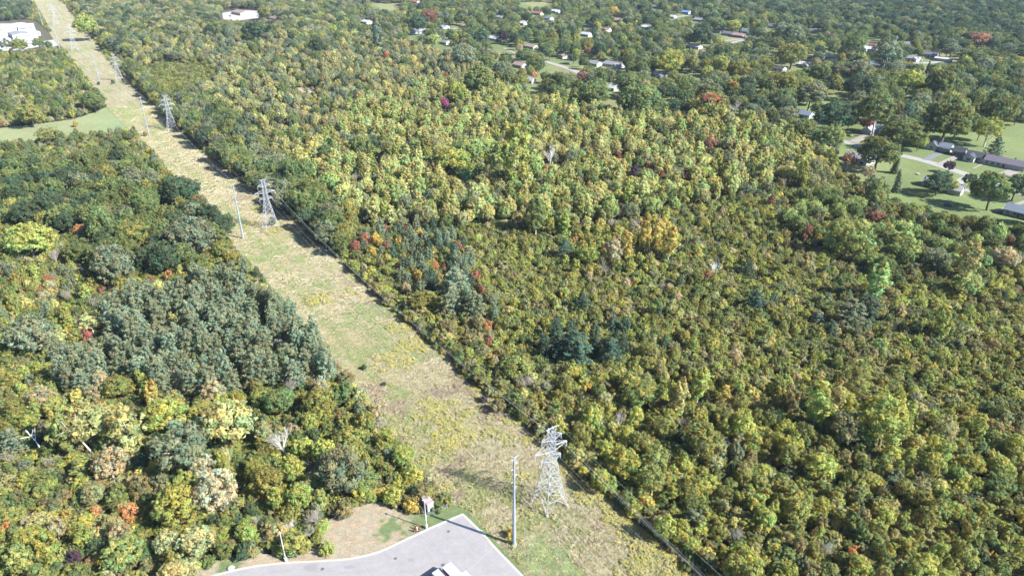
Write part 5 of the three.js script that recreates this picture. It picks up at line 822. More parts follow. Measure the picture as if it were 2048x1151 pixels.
zone('meadow', [[275, 128], [330, 118], [420, 122], [440, 150], [410, 178], [340, 190], [300, 165]], 3.8, [['shrub', 'olive', 50, 0.5, 0.9], ['shrub', 'yellowgreen', 35, 0.5, 0.9], ['shrub', 'green', 15, 0.6, 0.9]]);
zone('green wood edge', [[262, 130], [300, 165], [345, 200], [380, 195], [480, 250], [560, 320], [640, 390], [720, 450], [690, 520], [600, 440], [520, 375], [430, 310], [330, 222], [240, 130]], 4.6, [['round', 'green', 34, 0.85, 1.15], ['round', 'darkgreen', 10, 0.85, 1.1], ['oak', 'greygreen', 22, 0.75, 1.0], ['round', 'olive', 20, 0.7, 1.05], ['tall', 'yellowgreen', 8, 0.7, 0.9], ['bush', 'brownolive', 6, 0.9, 1.4]]);
zone('golden row', [[1130, 470], [1240, 440], [1345, 440], [1345, 520], [1180, 560], [1130, 540]], 3.4, [['tall', 'gold', 20, 0.55, 0.8], ['tall', 'straw', 14, 0.5, 0.8], ['tall', 'yellowgreen', 30, 0.5, 0.8], ['bush', 'olive', 22, 0.9, 1.3], ['bush', 'brownolive', 9, 0.8, 1.2], ['bare', 'bare', 5, 0.6, 0.9]]);
zone('poplar woods', [[560, 320], [640, 270], [700, 215], [780, 190], [900, 165], [1060, 190], [1250, 225], [1400, 240], [1520, 240], [1680, 330], [1640, 370], [1440, 390], [1340, 420], [1240, 440], [1130, 470], [1000, 440], [880, 455], [740, 450]], 4.7, [['tall', 'palelime', 26, 0.85, 1.35], ['tall', 'yellowgreen', 12, 0.85, 1.3], ['round', 'palelime', 16, 0.55, 0.95], ['tall', 'lime', 12, 0.85, 1.35], ['tall', 'olive', 14, 0.8, 1.25], ['round', 'sage', 14, 0.55, 0.95], ['round', 'lime', 7, 0.55, 0.95], ['round', 'green', 6, 0.6, 0.95], ['bush', 'brownolive', 5, 1.0, 1.6], ['tall', 'paleyellow', 14, 0.8, 1.25], ['bare', 'bare', 3, 0.7, 1.0], ['bush', 'rust', 1, 0.8, 1.3], ['oak', 'greygreen', 7, 0.55, 0.8]]);
zone('pines at the strip', [[700, 480], [800, 455], [900, 460], [960, 560], [1000, 600], [980, 660], [900, 640], [800, 560]], 3.3, [['pine', 'bluepine', 42, 0.55, 0.85], ['pine', 'darkpine', 12, 0.55, 0.8], ['bush', 'olive', 16, 0.9, 1.4], ['bush', 'rust', 6, 0.8, 1.2], ['bush', 'gold', 6, 0.8, 1.2], ['bush', 'green', 14, 0.9, 1.4], ['bush', 'brownolive', 8, 0.8, 1.2]]);
zone('dark pine clump', [[1070, 680], [1150, 650], [1260, 680], [1270, 730], [1150, 740], [1090, 730]], 3.4, [['pine', 'darkpine', 55, 0.5, 0.75], ['bush', 'yellowgreen', 22, 0.8, 1.2], ['bush', 'olive', 16, 0.8, 1.2], ['shrub', 'gold', 6, 0.9, 1.2]]);
zone('scrub pine clump', [[1630, 600], [1730, 590], [1765, 620], [1760, 665], [1640, 680]], 3.4, [['pine', 'bluepine', 40, 0.45, 0.6], ['bush', 'olive', 30, 0.6, 1], ['bush', 'green', 20, 0.6, 1], ['shrub', 'gold', 8, 0.9, 1.2]]);
zone('trees before the estate', [[1640, 375], [1720, 400], [1800, 415], [1880, 440], [2150, 470], [2150, 530], [1900, 560], [1740, 540], [1640, 500], [1560, 430]], 4.0, [['round', 'lime', 14, 0.5, 0.75], ['round', 'green', 26, 0.5, 0.75], ['bush', 'olive', 26, 0.8, 1.4], ['bush', 'greygreen', 14, 0.8, 1.4], ['bush', 'rust', 6, 0.7, 1.1], ['bush', 'brownolive', 10, 0.8, 1.2], ['shrub', 'gold', 5, 0.9, 1.3]]);
zone('far dark woods', [[1330, -60], [2300, -60], [2300, 190], [2048, 130], [1930, 90], [1830, 78], [1660, 55], [1540, 40], [1440, 22], [1330, 12]], 8.6, [['oak', 'darkgreen', 46, 1.0, 1.6], ['oak', 'green', 24, 1.0, 1.6], ['oak', 'greygreen', 12, 1.0, 1.5], ['round', 'olive', 8, 0.9, 1.4], ['round', 'darkgreen', 18, 1.0, 1.6]]);
zone('estate trees', [[690, -60], [1330, -60], [1330, 12], [1440, 22], [1540, 40], [1660, 55], [1830, 78], [1930, 90], [2048, 130], [2300, 190], [2300, 520], [2150, 470], [1880, 440], [1720, 400], [1680, 330], [1520, 235], [1400, 236], [1250, 222], [1060, 186], [1000, 150], [860, 92], [690, 62]], 11, [['oak', 'darkgreen', 16, 0.95, 1.5], ['oak', 'green', 32, 0.95, 1.55], ['oak', 'greygreen', 18, 0.9, 1.4], ['round', 'olive', 14, 0.8, 1.4], ['round', 'green', 14, 0.9, 1.4], ['loose', 'straw', 2, 0.8, 1.2], ['tall', 'darkpine', 4, 0.9, 1.3], ['round', 'brownolive', 3, 0.8, 1.2], ['round', 'yellowgreen', 6, 0.8, 1.3]]);
zone('far middle woods', [[150, -60], [690, -60], [690, 62], [640, 86], [520, 80], [420, 72], [330, 76], [262, 120], [210, 95], [150, 20]], 7.8, [['round', 'green', 22, 0.9, 1.5], ['round', 'greygreen', 24, 0.8, 1.45], ['round', 'sage', 24, 0.8, 1.4], ['oak', 'darkgreen', 18, 0.9, 1.3], ['round', 'yellowgreen', 14, 0.8, 1.3], ['loose', 'straw', 4, 0.8, 1.1]]);
zone('olive scrub in the middle', [[262, 120], [330, 76], [420, 72], [520, 80], [640, 86], [690, 62], [860, 92], [1000, 150], [1060, 186], [900, 165], [780, 190], [700, 215], [640, 270], [560, 320], [480, 250], [380, 195], [440, 150]], 4.6, [['bush', 'sage', 24, 1.1, 2.0], ['bush', 'palelime', 16, 1.1, 2.0], ['shrub', 'yellowgreen', 12, 1.2, 2.0], ['round', 'greygreen', 12, 0.5, 0.95], ['round', 'sage', 12, 0.5, 0.95], ['round', 'green', 9, 0.5, 0.95], ['pine', 'darkpine', 4, 0.5, 0.7], ['pine', 'bluepine', 5, 0.55, 0.8], ['bush', 'straw', 7, 0.9, 1.4], ['bush', 'rust', 3, 0.8, 1.3], ['bush', 'brownolive', 6, 0.9, 1.4]]);
zone('lower right woods', [[1040, 760], [1130, 740], [1300, 740], [1480, 760], [1600, 770], [1800, 790], [2300, 880], [2300, 1400], [1500, 1400], [1300, 1120], [1160, 950]], 3.2, [['bush', 'olive', 24, 0.8, 1.5], ['bush', 'yellowgreen', 26, 0.8, 1.45], ['bush', 'sage', 8, 0.8, 1.4], ['bush', 'palelime', 6, 0.8, 1.3], ['bush', 'green', 11, 0.8, 1.3], ['bush', 'brownolive', 7, 0.8, 1.3], ['shrub', 'greygreen', 6, 0.9, 1.5], ['shrub', 'darkgreen', 3, 0.9, 1.4], ['shrub', 'gold', 5, 0.9, 1.4], ['bare', 'bare', 3, 0.4, 0.7], ['round', 'yellowgreen', 6, 0.5, 0.7], ['loose', 'olive', 3, 0.5, 0.75], ['tall', 'yellowgreen', 4, 0.5, 0.75], ['shrub', 'rust', 1, 0.7, 1.1], ['bush', 'orange', 0.5, 0.6, 0.9]]);
zone('right scrub', [[0, -60], [3000, -60], [3000, 1400], [0, 1400]], 2.6, [['shrub', 'olive', 22, 0.9, 1.5], ['bush', 'olive', 12, 0.55, 0.95], ['shrub', 'yellowgreen', 17, 0.9, 1.4], ['bush', 'yellowgreen', 13, 0.55, 0.95], ['shrub', 'sage', 10, 0.9, 1.4], ['bush', 'palelime', 7, 0.55, 0.9], ['shrub', 'brownolive', 6, 0.9, 1.4], ['round', 'olive', 0.8, 0.38, 0.6], ['loose', 'olive', 0.8, 0.45, 0.65], ['shrub', 'green', 9, 0.9, 1.5], ['bush', 'green', 4, 0.6, 1.0], ['shrub', 'greygreen', 5, 0.9, 1.4], ['shrub', 'gold', 5, 0.7, 1.2], ['shrub', 'rust', 1.1, 0.6, 1.1], ['shrub', 'orange', 0.5, 0.6, 0.9], ['bare', 'bare', 2.5, 0.3, 0.5], ['pine', 'darkpine', 0.7, 0.4, 0.6], ['bush', 'straw', 4, 0.6, 0.9]]);
for (const z of Z) { const xs = z.poly.map((p) => p[0]), ys = z.poly.map((p) => p[1]); z.b = [Math.min(...xs), Math.max(...xs), Math.min(...ys), Math.max(...ys)]; }
const zoneAt = (px, py) => Z.find((z) => px >= z.b[0] && px <= z.b[1] && py >= z.b[2] && py <= z.b[3] && inside(z.poly, px, py));
// places kept free of trees: the strip, the field, the lot, roads; and sight lines to what the photograph shows between the trees
const noTrees = [stripPoly, fieldPoly, vergePoly, lotPoly, ...roadLines.slice(0, 6).map((r) => ribbon(smooth(ground(r[1]), 4), r[2] + 3)), ...drives.map((d) => ribbon(smooth(ground(d[1]), 4), d[2] + 2)), ground([[-60, 45], [70, 40], [120, 80], [118, 96], [40, 104], [-60, 110]]), ground([[440, 22], [520, 18], [530, 40], [450, 46]])].map((poly) => { const xs = poly.map((p) => p[0]), zs = poly.map((p) => p[1]); return { poly, b: [Math.min(...xs), Math.max(...xs), Math.min(...zs), Math.max(...zs)] }; });
const blocked = (x, z) => noTrees.some((n) => x >= n.b[0] && x <= n.b[1] && z >= n.b[2] && z <= n.b[3] && inside(n.poly, x, z)) || houseSpots.some((s) => Math.hypot(s.x - x, s.z - z) < 4 + (s.L ?? 14) * 0.5);
noTrees.push(...[[[1700, 296], [1760, 300], [1830, 322], [1840, 300], [1880, 278], [1990, 298], [2200, 330], [2200, 470], [2048, 440], [1960, 432], [1870, 424], [1800, 392], [1740, 350], [1690, 330]], [[1930, 262], [2060, 250], [2200, 260], [2200, 330], [1990, 298]], [[1640, 278], [1700, 262], [1790, 250], [1800, 270], [1740, 300]], [[1640, 196], [1700, 192], [1760, 208], [1700, 216], [1650, 212]]].map((l) => { const poly = ground(l), xs = poly.map((p) => p[0]), zs = poly.map((p) => p[1]); return { poly, b: [Math.min(...xs), Math.max(...xs), Math.min(...zs), Math.max(...zs)] }; }));
const open = [];    // [px0, px1, py0, py1, distance]
for (const s of houseSpots) { const d = Math.hypot(s.x, s.z), q = seen(s.x, 2, s.z), w = FOCAL * (s.L ?? 14) * 0.41 / q.d; open.push([s.px - w, s.px + w, s.py - w * 0.5, s.py + w * 0.45, d]); }
for (const [a, b, c, d] of [[834, 878, 985, 1024], [1690, 1745, 278, 300], [1745, 1860, 300, 326], [1840, 1990, 318, 370], [1800, 1860, 320, 385], [1850, 1960, 330, 345], [1770, 1800, 330, 350], [1840, 1990, 390, 425], [1945, 2048, 330, 350], [1700, 1775, 258, 285], [1985, 2048, 262, 300], [1935, 1985, 285, 305], [1650, 1700, 195, 210], [1735, 1760, 76, 86], [1550, 1600, 128, 140], [1094, 1156, 122, 142], [985, 1030, 88, 104], [1210, 1232, 185, 216], [1060, 1080, 168, 186], [1370, 1400, 140, 150], [1450, 1490, 74, 84], [1040, 1105, 0, 12], [745, 800, 0, 18], [440, 520, 18, 40], [-10, 85, 45, 96], [120, 200, 84, 96], [592, 636, 170, 186], [1340, 1380, 26, 34], [1540, 1560, 100, 112], [900, 930, 50, 58], [1830, 1920, 112, 126]]) { const p = at((a + b) / 2, c * 0.6 + d * 0.4); open.push([a, b, c, d, Math.hypot(p.x, p.z)]); }

// ------------------------------------------------------------------ plant them
const plants = [];   // {form, v, x, z, s, sy, rot, colour, j, label?}
const cells = new Map(), cellKey = (i, j) => i * 65536 + j, CELL = 6;
function crowd(x, z, r) { const i0 = Math.floor((x - 8) / CELL), i1 = Math.floor((x + 8) / CELL), j0 = Math.floor((z - 8) / CELL), j1 = Math.floor((z + 8) / CELL); for (let i = i0; i <= i1; i++) for (let j = j0; j <= j1; j++) for (const p of cells.get(cellKey(i, j)) ?? []) if (Math.hypot(p.x - x, p.z - z) < (p.gap + r) * 0.5) return true; return false; }
function put(p) { plants.push(p); const k = cellKey(Math.floor(p.x / CELL), Math.floor(p.z / CELL)); (cells.get(k) ?? cells.set(k, []).get(k)).push(p); p.d = Math.hypot(p.x, p.z); return p; }
for (const [px, py, w, form, colour, label, hf = 1, special] of KNOWN) {
  const f = F[form === 'snag' ? 'bare' : form]; let h = f.H * f.c, s = 1, p;
  for (let k = 0; k < 4; k++) { p = at(px, py, h * (form === 'snag' ? 0.8 : 1)); const q = seen(p.x, h, p.z); s = w * q.d / FOCAL / f.W; h = f.c * f.H * s * hf; }
  put({ form, v: Math.floor(R() * 4), x: p.x, z: p.z, s, sy: s * hf, rot: R() * 6.28, colour, j: Math.floor(R() * 3), label, special, gap: Math.min(9, f.W * s * 0.85), px, py, w, known: true });
  const dd = Math.hypot(p.x, p.z); if (w < 60) open.push([px - w * 0.3, px + w * 0.3, py - w * 0.35 * (f.H / f.W) * hf, py + w * 0.3, dd - 1]); else open.push([px - w * 0.28, px + w * 0.28, py - w * 0.3, py + w * 0.2, dd - 1]);
}
function tryPlant(x, z) {
  const g = seen(x, 3, z); if (g.px < -170 || g.px > 2330 || g.py < -70 || g.py > 1420) return;
  let zn = zoneAt(g.px, g.py); if (!zn) return;
  const far = g.d > 650 ? 1.12 : 1, gap = zn.gap * rr(0.85, 1.2) * far;
  // drifts: kinds gather in loose groups, so colours change in patches
  const drift = (fbm(x * 0.022 + 31, z * 0.022 + 17, 71) * 5.3 + 0.9 * vnoise(x * 0.09, z * 0.09, 73)) % 1;
  let t = (R() < 0.58 ? (drift + 0.16 * R()) % 1 : R()) * zn.sum, m; for (m of zn.mix) if ((t -= m[2]) < 0) break;
  const [form, colour, , a, b] = m, f = F[form], s = rr(a, b) * (form === 'bush' || form === 'shrub' ? rr(0.68, 1.22) : 1), sy = s * (form === 'tall' ? rr(0.62, 0.9) : s > 1.15 && f.H > 10 ? rr(0.72, 0.95) : rr(0.82, 1.2)), reach = f.H * s < 7 ? Math.max(gap * 0.8, f.W * s * 0.55) : Math.max(gap, f.W * s * 0.6);
  if (crowd(x, z, reach) || blocked(x, z)) return;
  const top = seen(x, f.H * sy * 0.95, z), midq = seen(x, f.H * sy * f.c, z), w = f.W * s * 0.42 * FOCAL / midq.d, d = Math.hypot(x, z);
  for (const o of open) if (d < o[4] && midq.px + w > o[0] && midq.px - w < o[1] && top.py < o[3] && g.py > o[2]) return;
  put({ form, v: Math.floor(R() * 4), x, z, s, sy, rot: R() * 6.28, colour, j: Math.floor(R() * 3), gap: reach, zone: zn.name });
}
{ // dart throwing, near ground first
  const bands = [[80, 330, 4.0], [330, 700, 5.6], [700, 1500, 8.4], [1500, 1750, 12]];
  for (const [n0, n1, step] of bands) for (let pass = 0; pass < 5; pass++) for (let z = -n1; z < -n0; z += step) { const half = 0.83 * Math.hypot(z, EYE) + 40; for (let x = -half; x < half * 1.12; x += step) tryPlant(x + (R() - 0.5) * step, z + (R() - 0.5) * step); }
}
// ------------------------------------------------------------------ which plants become things: the ones that show largest, up to a limit of each kind
const LIMIT = { round: 250, oak: 130, tall: 260, loose: 70, bush: 290, shrub: 290, pine: 230, spruce: 20, fir: 20, bare: 120 };
for (const p of plants) { const f = F[p.form === 'snag' ? 'bare' : p.form], q = seen(p.x, f.H * p.sy * 0.6, p.z); p.px = q.px; p.py = q.py; p.size = f.W * p.s * f.H * p.sy * (FOCAL / q.d) ** 2; const m = 6; p.inView = q.px > m && q.px < 2048 - m && q.py > m && q.py < 1151 - m; }
const order = plants.slice().sort((a, b) => (b.known ? 1e9 : 0) + b.size - (a.known ? 1e9 : 0) - a.size), count = {}, single = [];
const tallFew = (p) => p.form === 'snag' ? 'bare' : p.form;
for (const p of order) { const k = tallFew(p); if (p.known || (p.inView && (count[k] ?? 0) < LIMIT[k])) { count[k] = (count[k] ?? 0) + 1; p.single = true; single.push(p); } }
// labels: look first, then the place beside something one can find
const marks = [];
for (const p of plants) if (p.known) marks.push({ px: p.px, py: p.py, x: p.x, z: p.z, say: 'the ' + p.label.split(/ (?:before|behind|beside|below|above|left of|right of|between|inside|in|at|on|by|of|near|under|standing|just|far|among|alone|touching|over|with|from|closest|directly|further|deep|next|close) /)[0], full: p.label });
{ const seenSay = new Map(); for (const m of marks) seenSay.set(m.say, (seenSay.get(m.say) ?? 0) + 1); for (let i = marks.length - 1; i >= 0; i--) if (seenSay.get(marks[i].say) > 1 || marks[i].say.split(' ').length < 3 || marks[i].say.split(' ').length > 6) marks.splice(i, 1); }
towerAt.slice(0, 5).forEach((p, i) => { const q = seen(p.x, 8, p.z); marks.push({ px: q.px, py: q.py, x: p.x, z: p.z, say: 'the ' + ['first', 'second', 'third', 'fourth', 'fifth'][i] + ' lattice tower' }); });
poleAt.slice(0, 4).forEach((p, i) => { const q = seen(p.x, 8, p.z); marks.push({ px: q.px, py: q.py, x: p.x, z: p.z, say: 'the ' + ['first', 'second', 'third', 'fourth'][i] + ' steel pole' }); });
for (const [px, py, say] of [[927, 1033, 'the corner of the paved lot'], [1560, 470, 'the rust coloured tree'], [850, 1003, 'the small container'], [1398, 1140, 'the goldenrod at the photo edge'], [170, 245, 'the mown field'], [2040, 1000, 'the lower right photo edge'], [2040, 740, 'the right photo edge in the scrub'], [1800, 1140, 'the bottom right photo edge'], [1150, 1100, 'the mown patch by the pole'], [10, 560, 'the left photo edge beside the oak wood'], [10, 720, 'the left photo edge beside the pines'], [10, 990, 'the left photo edge in the green brush'], [350, 150, 'the olive meadow']]) { const p = at(px, py); marks.push({ px, py, x: p.x, z: p.z, say }); }
const ORD = ['', 'second ', 'third ', 'fourth ', 'fifth ', 'sixth ', 'seventh ', 'eighth ', 'ninth ', 'tenth ', 'eleventh ', 'twelfth '];
const noun = { round: 'rounded tree', oak: 'spreading tree', tall: 'slender tree', loose: 'open crowned tree', bush: 'young tree', shrub: 'shrub', pine: 'pine', spruce: 'spruce', fir: 'fir', bare: 'bare tree' };
{
  const groups = new Map();
  for (const p of plants) {
    if (p.known || !p.inView || p.size < 60) continue;
    const near = marks.map((m) => [Math.hypot(m.px - p.px, (m.py - p.py) * 1.25), m]).sort((a, b) => a[0] - b[0]), d = near[0][0], m = near[0][1], dx = p.px - m.px, dy = p.py - m.py;
    const rel = m.say.includes('photo edge') ? 'near' : Math.abs(dx) > Math.abs(dy) * 1.1 ? (dx < 0 ? 'left of' : 'right of') : (dy < 0 ? 'beyond' : 'in front of');
    const sc = p.sy / (p.form === 'bush' ? 1.05 : p.form === 'shrub' ? 1.15 : 0.78), size = sc > 1.12 ? 'tall ' : sc < 0.85 ? 'small ' : '';
    p.base = `${size}${WORD[p.colour]} ${noun[p.form]}`.replace('grey leafless bare', 'grey bare'); p.where = `${rel} ${m.say}`; p.away = d;
    const k = p.base + '|' + p.where; (groups.get(k) ?? groups.set(k, []).get(k)).push(p);
  }
  for (const list of groups.values()) { list.sort((a, b) => a.away - b.away); list.forEach((p, i) => { p.label = i < 12 ? `${ORD[i]}${p.base} ${p.where}` : `${p.base} further off ${p.where}`; if (i >= 12) p.group = `further ${p.base}s ${p.where}`; }); }
}
function snag(t, colour, k) { const m = colour === 'white' ? whiteWood : paleBark, lean = [-1.6 * k, 5.4 * k, -0.6 * k]; part('trunk', stick([0, -0.2, 0], lean, 0.18 * k + 0.03, 0.11, 7), m, t); const ends = [[-3.4, 8.6, -1.2], [-0.6, 9.4, -0.8], [-4.2, 7.2, 0.4], [-2.2, 8.0, -2.0], [-1.0, 8.4, 0.6], [-2.8, 9.0, -0.3], [-1.4, 7.0, -1.6]]; ends.forEach((e, i) => { const E = e.map((v) => v * k), b = i > 1 ? lean.map((v, q) => lerp(v, ends[0][q] * k, 0.4)) : lean; part('limb', mergeGeometries([stick(b, E, 0.10, 0.035, 5), stick(E.map((v, q) => lerp(b[q], v, 0.6)), [E[0] + 0.7 * k, E[1] + 0.3 * k, E[2] + 0.5 * k], 0.06, 0.02, 4)]), m, t); }); return t; }
const protos = new Map();
for (const p of single) {
  const k = tallFew(p), f = F[k], key = p.form + (p.v % f.v.length) + p.colour + p.j;
  let t;
  if (p.form === 'snag') { t = new THREE.Group(); snag(t, p.colour, p.w / 40); p.s = p.sy = 1; p.rot = p.colour === 'white' ? 0 : p.w > 50 ? 0.6 : -0.5; }
  else if (protos.has(key) && !p.special) t = protos.get(key).clone();
  else { t = dress(new THREE.Group(), p.form, p.v, p.colour, p.j, { pale: p.form === 'tall' || p.form === 'loose' }); if (!p.special) protos.set(key, t); }
  if (p.special) { const c = p.special === 'salmon' ? [0.44, 0.16, 0.10] : [0.44, 0.18, 0.06], L = new Leaves(900 + c[1] * 100), a = p.special === 'salmon' ? 13 : 5; for (let i = 0; i < a; i++) { const g = i * 2.4, q = Math.sqrt((i + 0.5) / a) * (a > 8 ? 3.6 : 1.7); L.lobe(Math.cos(g) * q, 11.4 - 0.16 * q * q, Math.sin(g) * q, 1.4, 1.1, 1.4, 95, 0.5, tintOf(L.r), [0, 1, 0]); } part('crown_top', L.geometry(), new THREE.MeshPhysicalMaterial({ color: new THREE.Color().setRGB(...c), roughness: 1, specularIntensity: 0.2, transmission: 0.5, thickness: 0, vertexColors: true, side: THREE.DoubleSide }), t, p.special + ' coloured top of the crown'); }
  t.name = numbered(f.name); t.position.set(p.x, 0, p.z); t.rotation.set(rr(-0.09, 0.09), p.rot, rr(-0.09, 0.09)); const un = p.form === 'snag' ? 1 : rr(0.86, 1.16); t.scale.set(p.s * un, p.sy, p.s / un); scene.add(t);
  t.userData = { label: p.label ?? p.base, category: f.cat, group: p.group ?? `${f.name.replace(/_/g, ' ')}s of the landscape` };
}
// the rest of each wood: one mass of its own, real plants in copies
const KINDROW = [['estate trees', 'distant_trees', 'dark green yard and street trees of the housing estate as one mass'], ['far dark woods', 'distant_woods', 'dense dark green woods beyond the estate at the far edge']];
const massOf = new Map();
for (const p of plants) if (!p.single) { const r = KINDROW.find((k) => k[0] === p.zone) ?? (p.form === 'shrub' ? ['', 'scrub_growth', 'olive and yellow scrub of countless small shrubs in the woods'] : ['', 'woodland', 'mixed olive and yellow green woodland on both sides of the strip']); (massOf.get(r[1]) ?? massOf.set(r[1], { label: r[2], list: [] }).get(r[1])).list.push(p); }
// low growth under and between the trees
{
  const list = []; const bands = [[85, 260, 2.0], [260, 480, 3.0], [480, 900, 5.5]];
  for (const [n0, n1, step] of bands) for (let z = -n1; z < -n0; z += step) { const half = 0.8 * Math.hypot(z, EYE) + 20; for (let x = -half; x < half * 1.1; x += step) { const X = x + (R() - 0.5) * step * 1.3, Zz = z + (R() - 0.5) * step * 1.3, q = seen(X, 0.6, Zz); if (q.px < -60 || q.px > 2200 || q.py < 0 || q.py > 1230) continue; if (blocked(X, Zz) || inside(suburbPoly, X, Zz) || q.py < 60 && q.px > 690) continue; const k = ['olive', 'green', 'yellowgreen', 'olive', 'sage', 'yellowgreen', 'brownolive', 'green'][Math.floor(fbm(X * 0.09, Zz * 0.09, 81) * 9 + R() * 4.6) % 8]; if (k === 'rust' && R() < 0.93) continue; const s = rr(0.6, 1.35); list.push({ form: R() < 0.2 ? 'bush' : 'shrub', v: Math.floor(R() * 4), x: X, z: Zz, s: s * 1.1, sy: s * 0.72, rot: R() * 6.28, colour: k, j: 0 }); } }
  massOf.set('undergrowth', { label: 'low olive and green undergrowth between the trees of the woods', list });
}
const nCopies = {};
for (const [name, { label, list }] of massOf) {
  const g = new THREE.Group(); g.name = numbered(name); scene.add(g); tag(g, label, name === 'undergrowth' || name === 'scrub_growth' ? 'undergrowth' : 'woodland', null, 'stuff');
  const by = new Map(); for (const p of list) { const k = tallFew(p) + '|' + (p.v % F[tallFew(p)].v.length); (by.get(k) ?? by.set(k, []).get(k)).push(p); }
  const M = new THREE.Matrix4(), Q = new THREE.Quaternion(), E = new THREE.Euler(), C = new THREE.Color();
  for (const [k, ps] of by) {
    const [form, v] = k.split('|'), [leaf, wood] = F[form].v[+v], bare = form === 'bare';
    const a = new THREE.InstancedMesh(leaf, bare ? mat(1, 1, 1, 0.95) : leafWhite, ps.length), b = wood && name !== 'undergrowth' && form !== 'shrub' ? new THREE.InstancedMesh(wood, form === 'tall' || form === 'loose' ? paleBark : barkMat, ps.length) : null;
    ps.forEach((p, i) => { Q.setFromEuler(E.set(rr(-0.09, 0.09), p.rot, rr(-0.09, 0.09))); const un = rr(0.84, 1.18); M.compose(new THREE.Vector3(p.x, 0, p.z), Q, new THREE.Vector3(p.s * un, p.sy, p.s / un)); a.setMatrixAt(i, M); b?.setMatrixAt(i, M); const c = bare ? [0.36, 0.32, 0.29] : PAL[p.colour], w = rr(0.86, 1.14), h = rr(-0.08, 0.08); a.setColorAt(i, C.setRGB(c[0] * w * (1 + h), c[1] * w, c[2] * w * (1 - h))); });
    a.name = bare ? 'branches' : 'crown'; a.castShadow = a.receiveShadow = true; g.add(a); if (b) { b.name = 'trunk'; b.castShadow = b.receiveShadow = true; g.add(b); }
    nCopies[name] = (nCopies[name] ?? 0) + ps.length;
  }
}
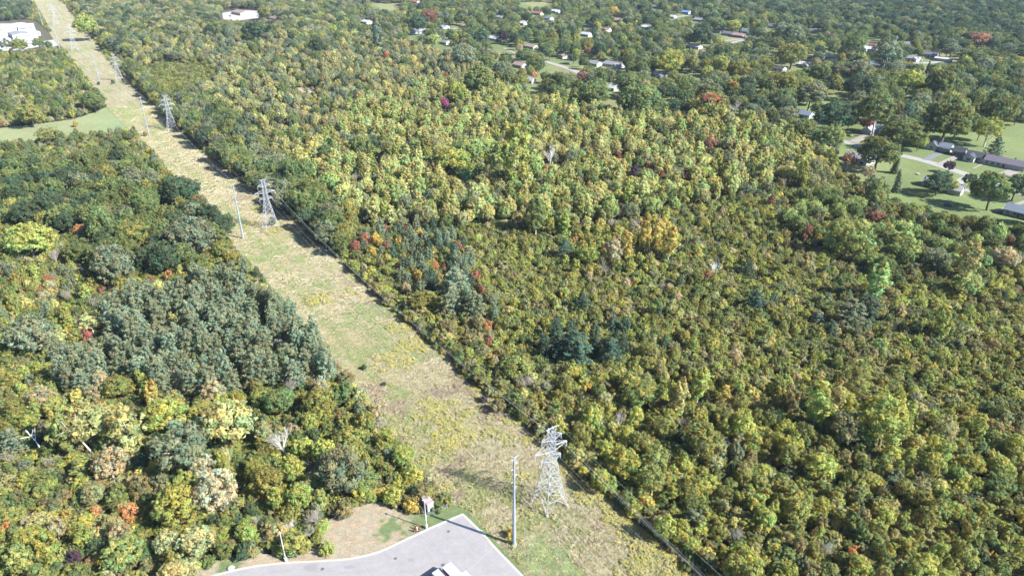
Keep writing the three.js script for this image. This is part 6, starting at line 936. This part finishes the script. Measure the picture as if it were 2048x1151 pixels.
// ------------------------------------------------------------------ tall grass and weeds of the strip
{
  const bladeTuft = (seed, n, h, w, spread) => { const r = mulberry(seed), p = [], c = []; for (let i = 0; i < n; i++) { const a = r() * 6.283, q = spread * Math.sqrt(r()), x = Math.cos(a) * q, z = Math.sin(a) * q, l = rr(0.2, 0.7, r) * h, b = a + rr(-1, 1, r), hh = h * rr(0.5, 1, r), t = r() * 6.283, v = rr(0.86, 1.14, r); p.push(x - Math.cos(t) * w, 0, z - Math.sin(t) * w, x + Math.cos(t) * w, 0, z + Math.sin(t) * w, x + Math.cos(b) * l, hh, z + Math.sin(b) * l); for (let k = 0; k < 3; k++) c.push(v, v, v); } const g = new THREE.BufferGeometry(); g.setAttribute('position', new THREE.Float32BufferAttribute(p, 3)); g.setAttribute('color', new THREE.Float32BufferAttribute(c, 3)); g.computeVertexNormals(); return g; };
  const tufts = [bladeTuft(401, 44, 0.62, 0.05, 0.45), bladeTuft(402, 40, 0.5, 0.055, 0.5), bladeTuft(403, 52, 0.85, 0.055, 0.5)];
  const herb = (seed) => { const L = new Leaves(seed), r = L.r; for (let i = 0; i < 8; i++) L.lobe(rr(-0.6, 0.6, r), rr(0.25, 0.7, r), rr(-0.6, 0.6, r), 0.2, 0.26, 0.2, 16, 0.13, tintOf(r, 0.2), [0, 1, 0]); return L.geometry(); };
  const herbs = [herb(411), herb(412)];
  const lists = tufts.concat(herbs).map(() => []);
  const bands = [[88, 200, 0.56, 0.95], [200, 330, 0.9, 1.3], [330, 520, 1.6, 2.0]];
  const b = noTrees[0].b;
  const COL = [[0.44, 0.385, 0.215], [0.42, 0.385, 0.10], [0.30, 0.335, 0.13], [0.37, 0.29, 0.205], [0.51, 0.445, 0.285], [0.30, 0.24, 0.17], [0.32, 0.325, 0.13]];
  for (const [n0, n1, step, sc] of bands) for (let z = -n1; z < -n0; z += step) for (let x = b[0]; x < b[1]; x += step) {
    const X = x + (R() - 0.5) * step * 1.5, Zz = z + (R() - 0.5) * step * 1.5; if (!inside(stripPoly, X, Zz) || inside(vergePoly, X, Zz) || inside(lotPoly, X, Zz)) continue;
    const q = seen(X, 0.3, Zz); if (q.px < -20 || q.px > 2060 || q.py > 1190) continue;
    const k = growthAt(X, Zz); if (k === 5) continue; if (k === 2 && q.py > 1050) continue;
    if (R() < 0.25 && k === 0) continue;
    const i = (k === 1 || k === 6 && R() < 0.16 || k === 3 && R() < 0.1) ? 3 + (R() < 0.5 ? 0 : 1) : k === 4 || k === 3 ? 2 : R() < 0.5 ? 0 : 1, v = rr(0.9, 1.1);
    const c = k === 1 && R() < 0.5 ? COL[6] : COL[R() < 0.3 ? 0 : k];
    lists[i].push([X, Zz, sc * rr(0.7, 1.25), (i > 2 ? 0.8 : 0.66) * rr(0.6, 1.15) * Math.sqrt(sc), R() * 6.28, c.map((e) => e * v)]);
  }
  const g = new THREE.Group(); g.name = numbered('tall_grass'); scene.add(g); tag(g, 'dry tall grass, goldenrod and weeds growing over the cleared strip', 'grass', null, 'stuff');
  const M = new THREE.Matrix4(), Q = new THREE.Quaternion(), UP = new THREE.Vector3(0, 1, 0), C = new THREE.Color(), gm = mat(1, 1, 1, 1, { vertexColors: true });
  lists.forEach((l, i) => { if (!l.length) return; const a = new THREE.InstancedMesh(i > 2 ? herbs[i - 3] : tufts[i], gm, l.length); l.forEach(([x, z, s, sy, rot, c], n) => { Q.setFromAxisAngle(UP, rot); M.compose(new THREE.Vector3(x, 0.12, z), Q, new THREE.Vector3(s, sy, s)); a.setMatrixAt(n, M); a.setColorAt(n, C.setRGB(...c)); }); a.name = i > 2 ? 'weeds' : 'tufts'; a.castShadow = a.receiveShadow = true; g.add(a); nCopies.grass = (nCopies.grass ?? 0) + l.length; });
}
// small bushes standing in the strip
[[728, 735, 13, 'darkgreen', 'small dark bush alone in the strip below the goldenrod patch'], [768, 767, 10, 'darkgreen', 'second small dark bush in the strip, closer to the lot'], [545, 447, 18, 'green', 'green bush between the feet of the second lattice tower'], [226, 166, 9, 'darkgreen', 'dark bush at the feet of the fourth lattice tower'], [247, 163, 9, 'darkgreen', 'second dark bush at the feet of the fourth lattice tower'], [197, 168, 7, 'darkgreen', 'dark bush at the foot of the fourth steel pole'], [522, 552, 9, 'darkgreen', 'small dark juniper at the left side of the strip'], [1022, 1068, 22, 'gold', 'goldenrod clump beside the first steel pole'], [995, 820, 34, 'brownolive', 'brown olive shrub standing in the strip beyond the first tower'], [970, 800, 20, 'purple', 'dark bramble heap by the brown olive shrub']].forEach(([px, py, w, c, label]) => { const p = at(px, py, 0.8), d = seen(p.x, 0.8, p.z).d, s = w * d / FOCAL / 3.1, t = dress(new THREE.Group(), 'shrub', w, c, 0); t.name = numbered('shrub'); t.position.set(p.x, 0.1, p.z); t.scale.setScalar(s); scene.add(t); tag(t, label, 'shrub', 'shrubs standing in the strip'); });
console.log('plants', plants.length, 'single', single.length, JSON.stringify(count), JSON.stringify(nCopies));
camera.far = 9000; camera.updateProjectionMatrix();
renderer.render(scene, camera);
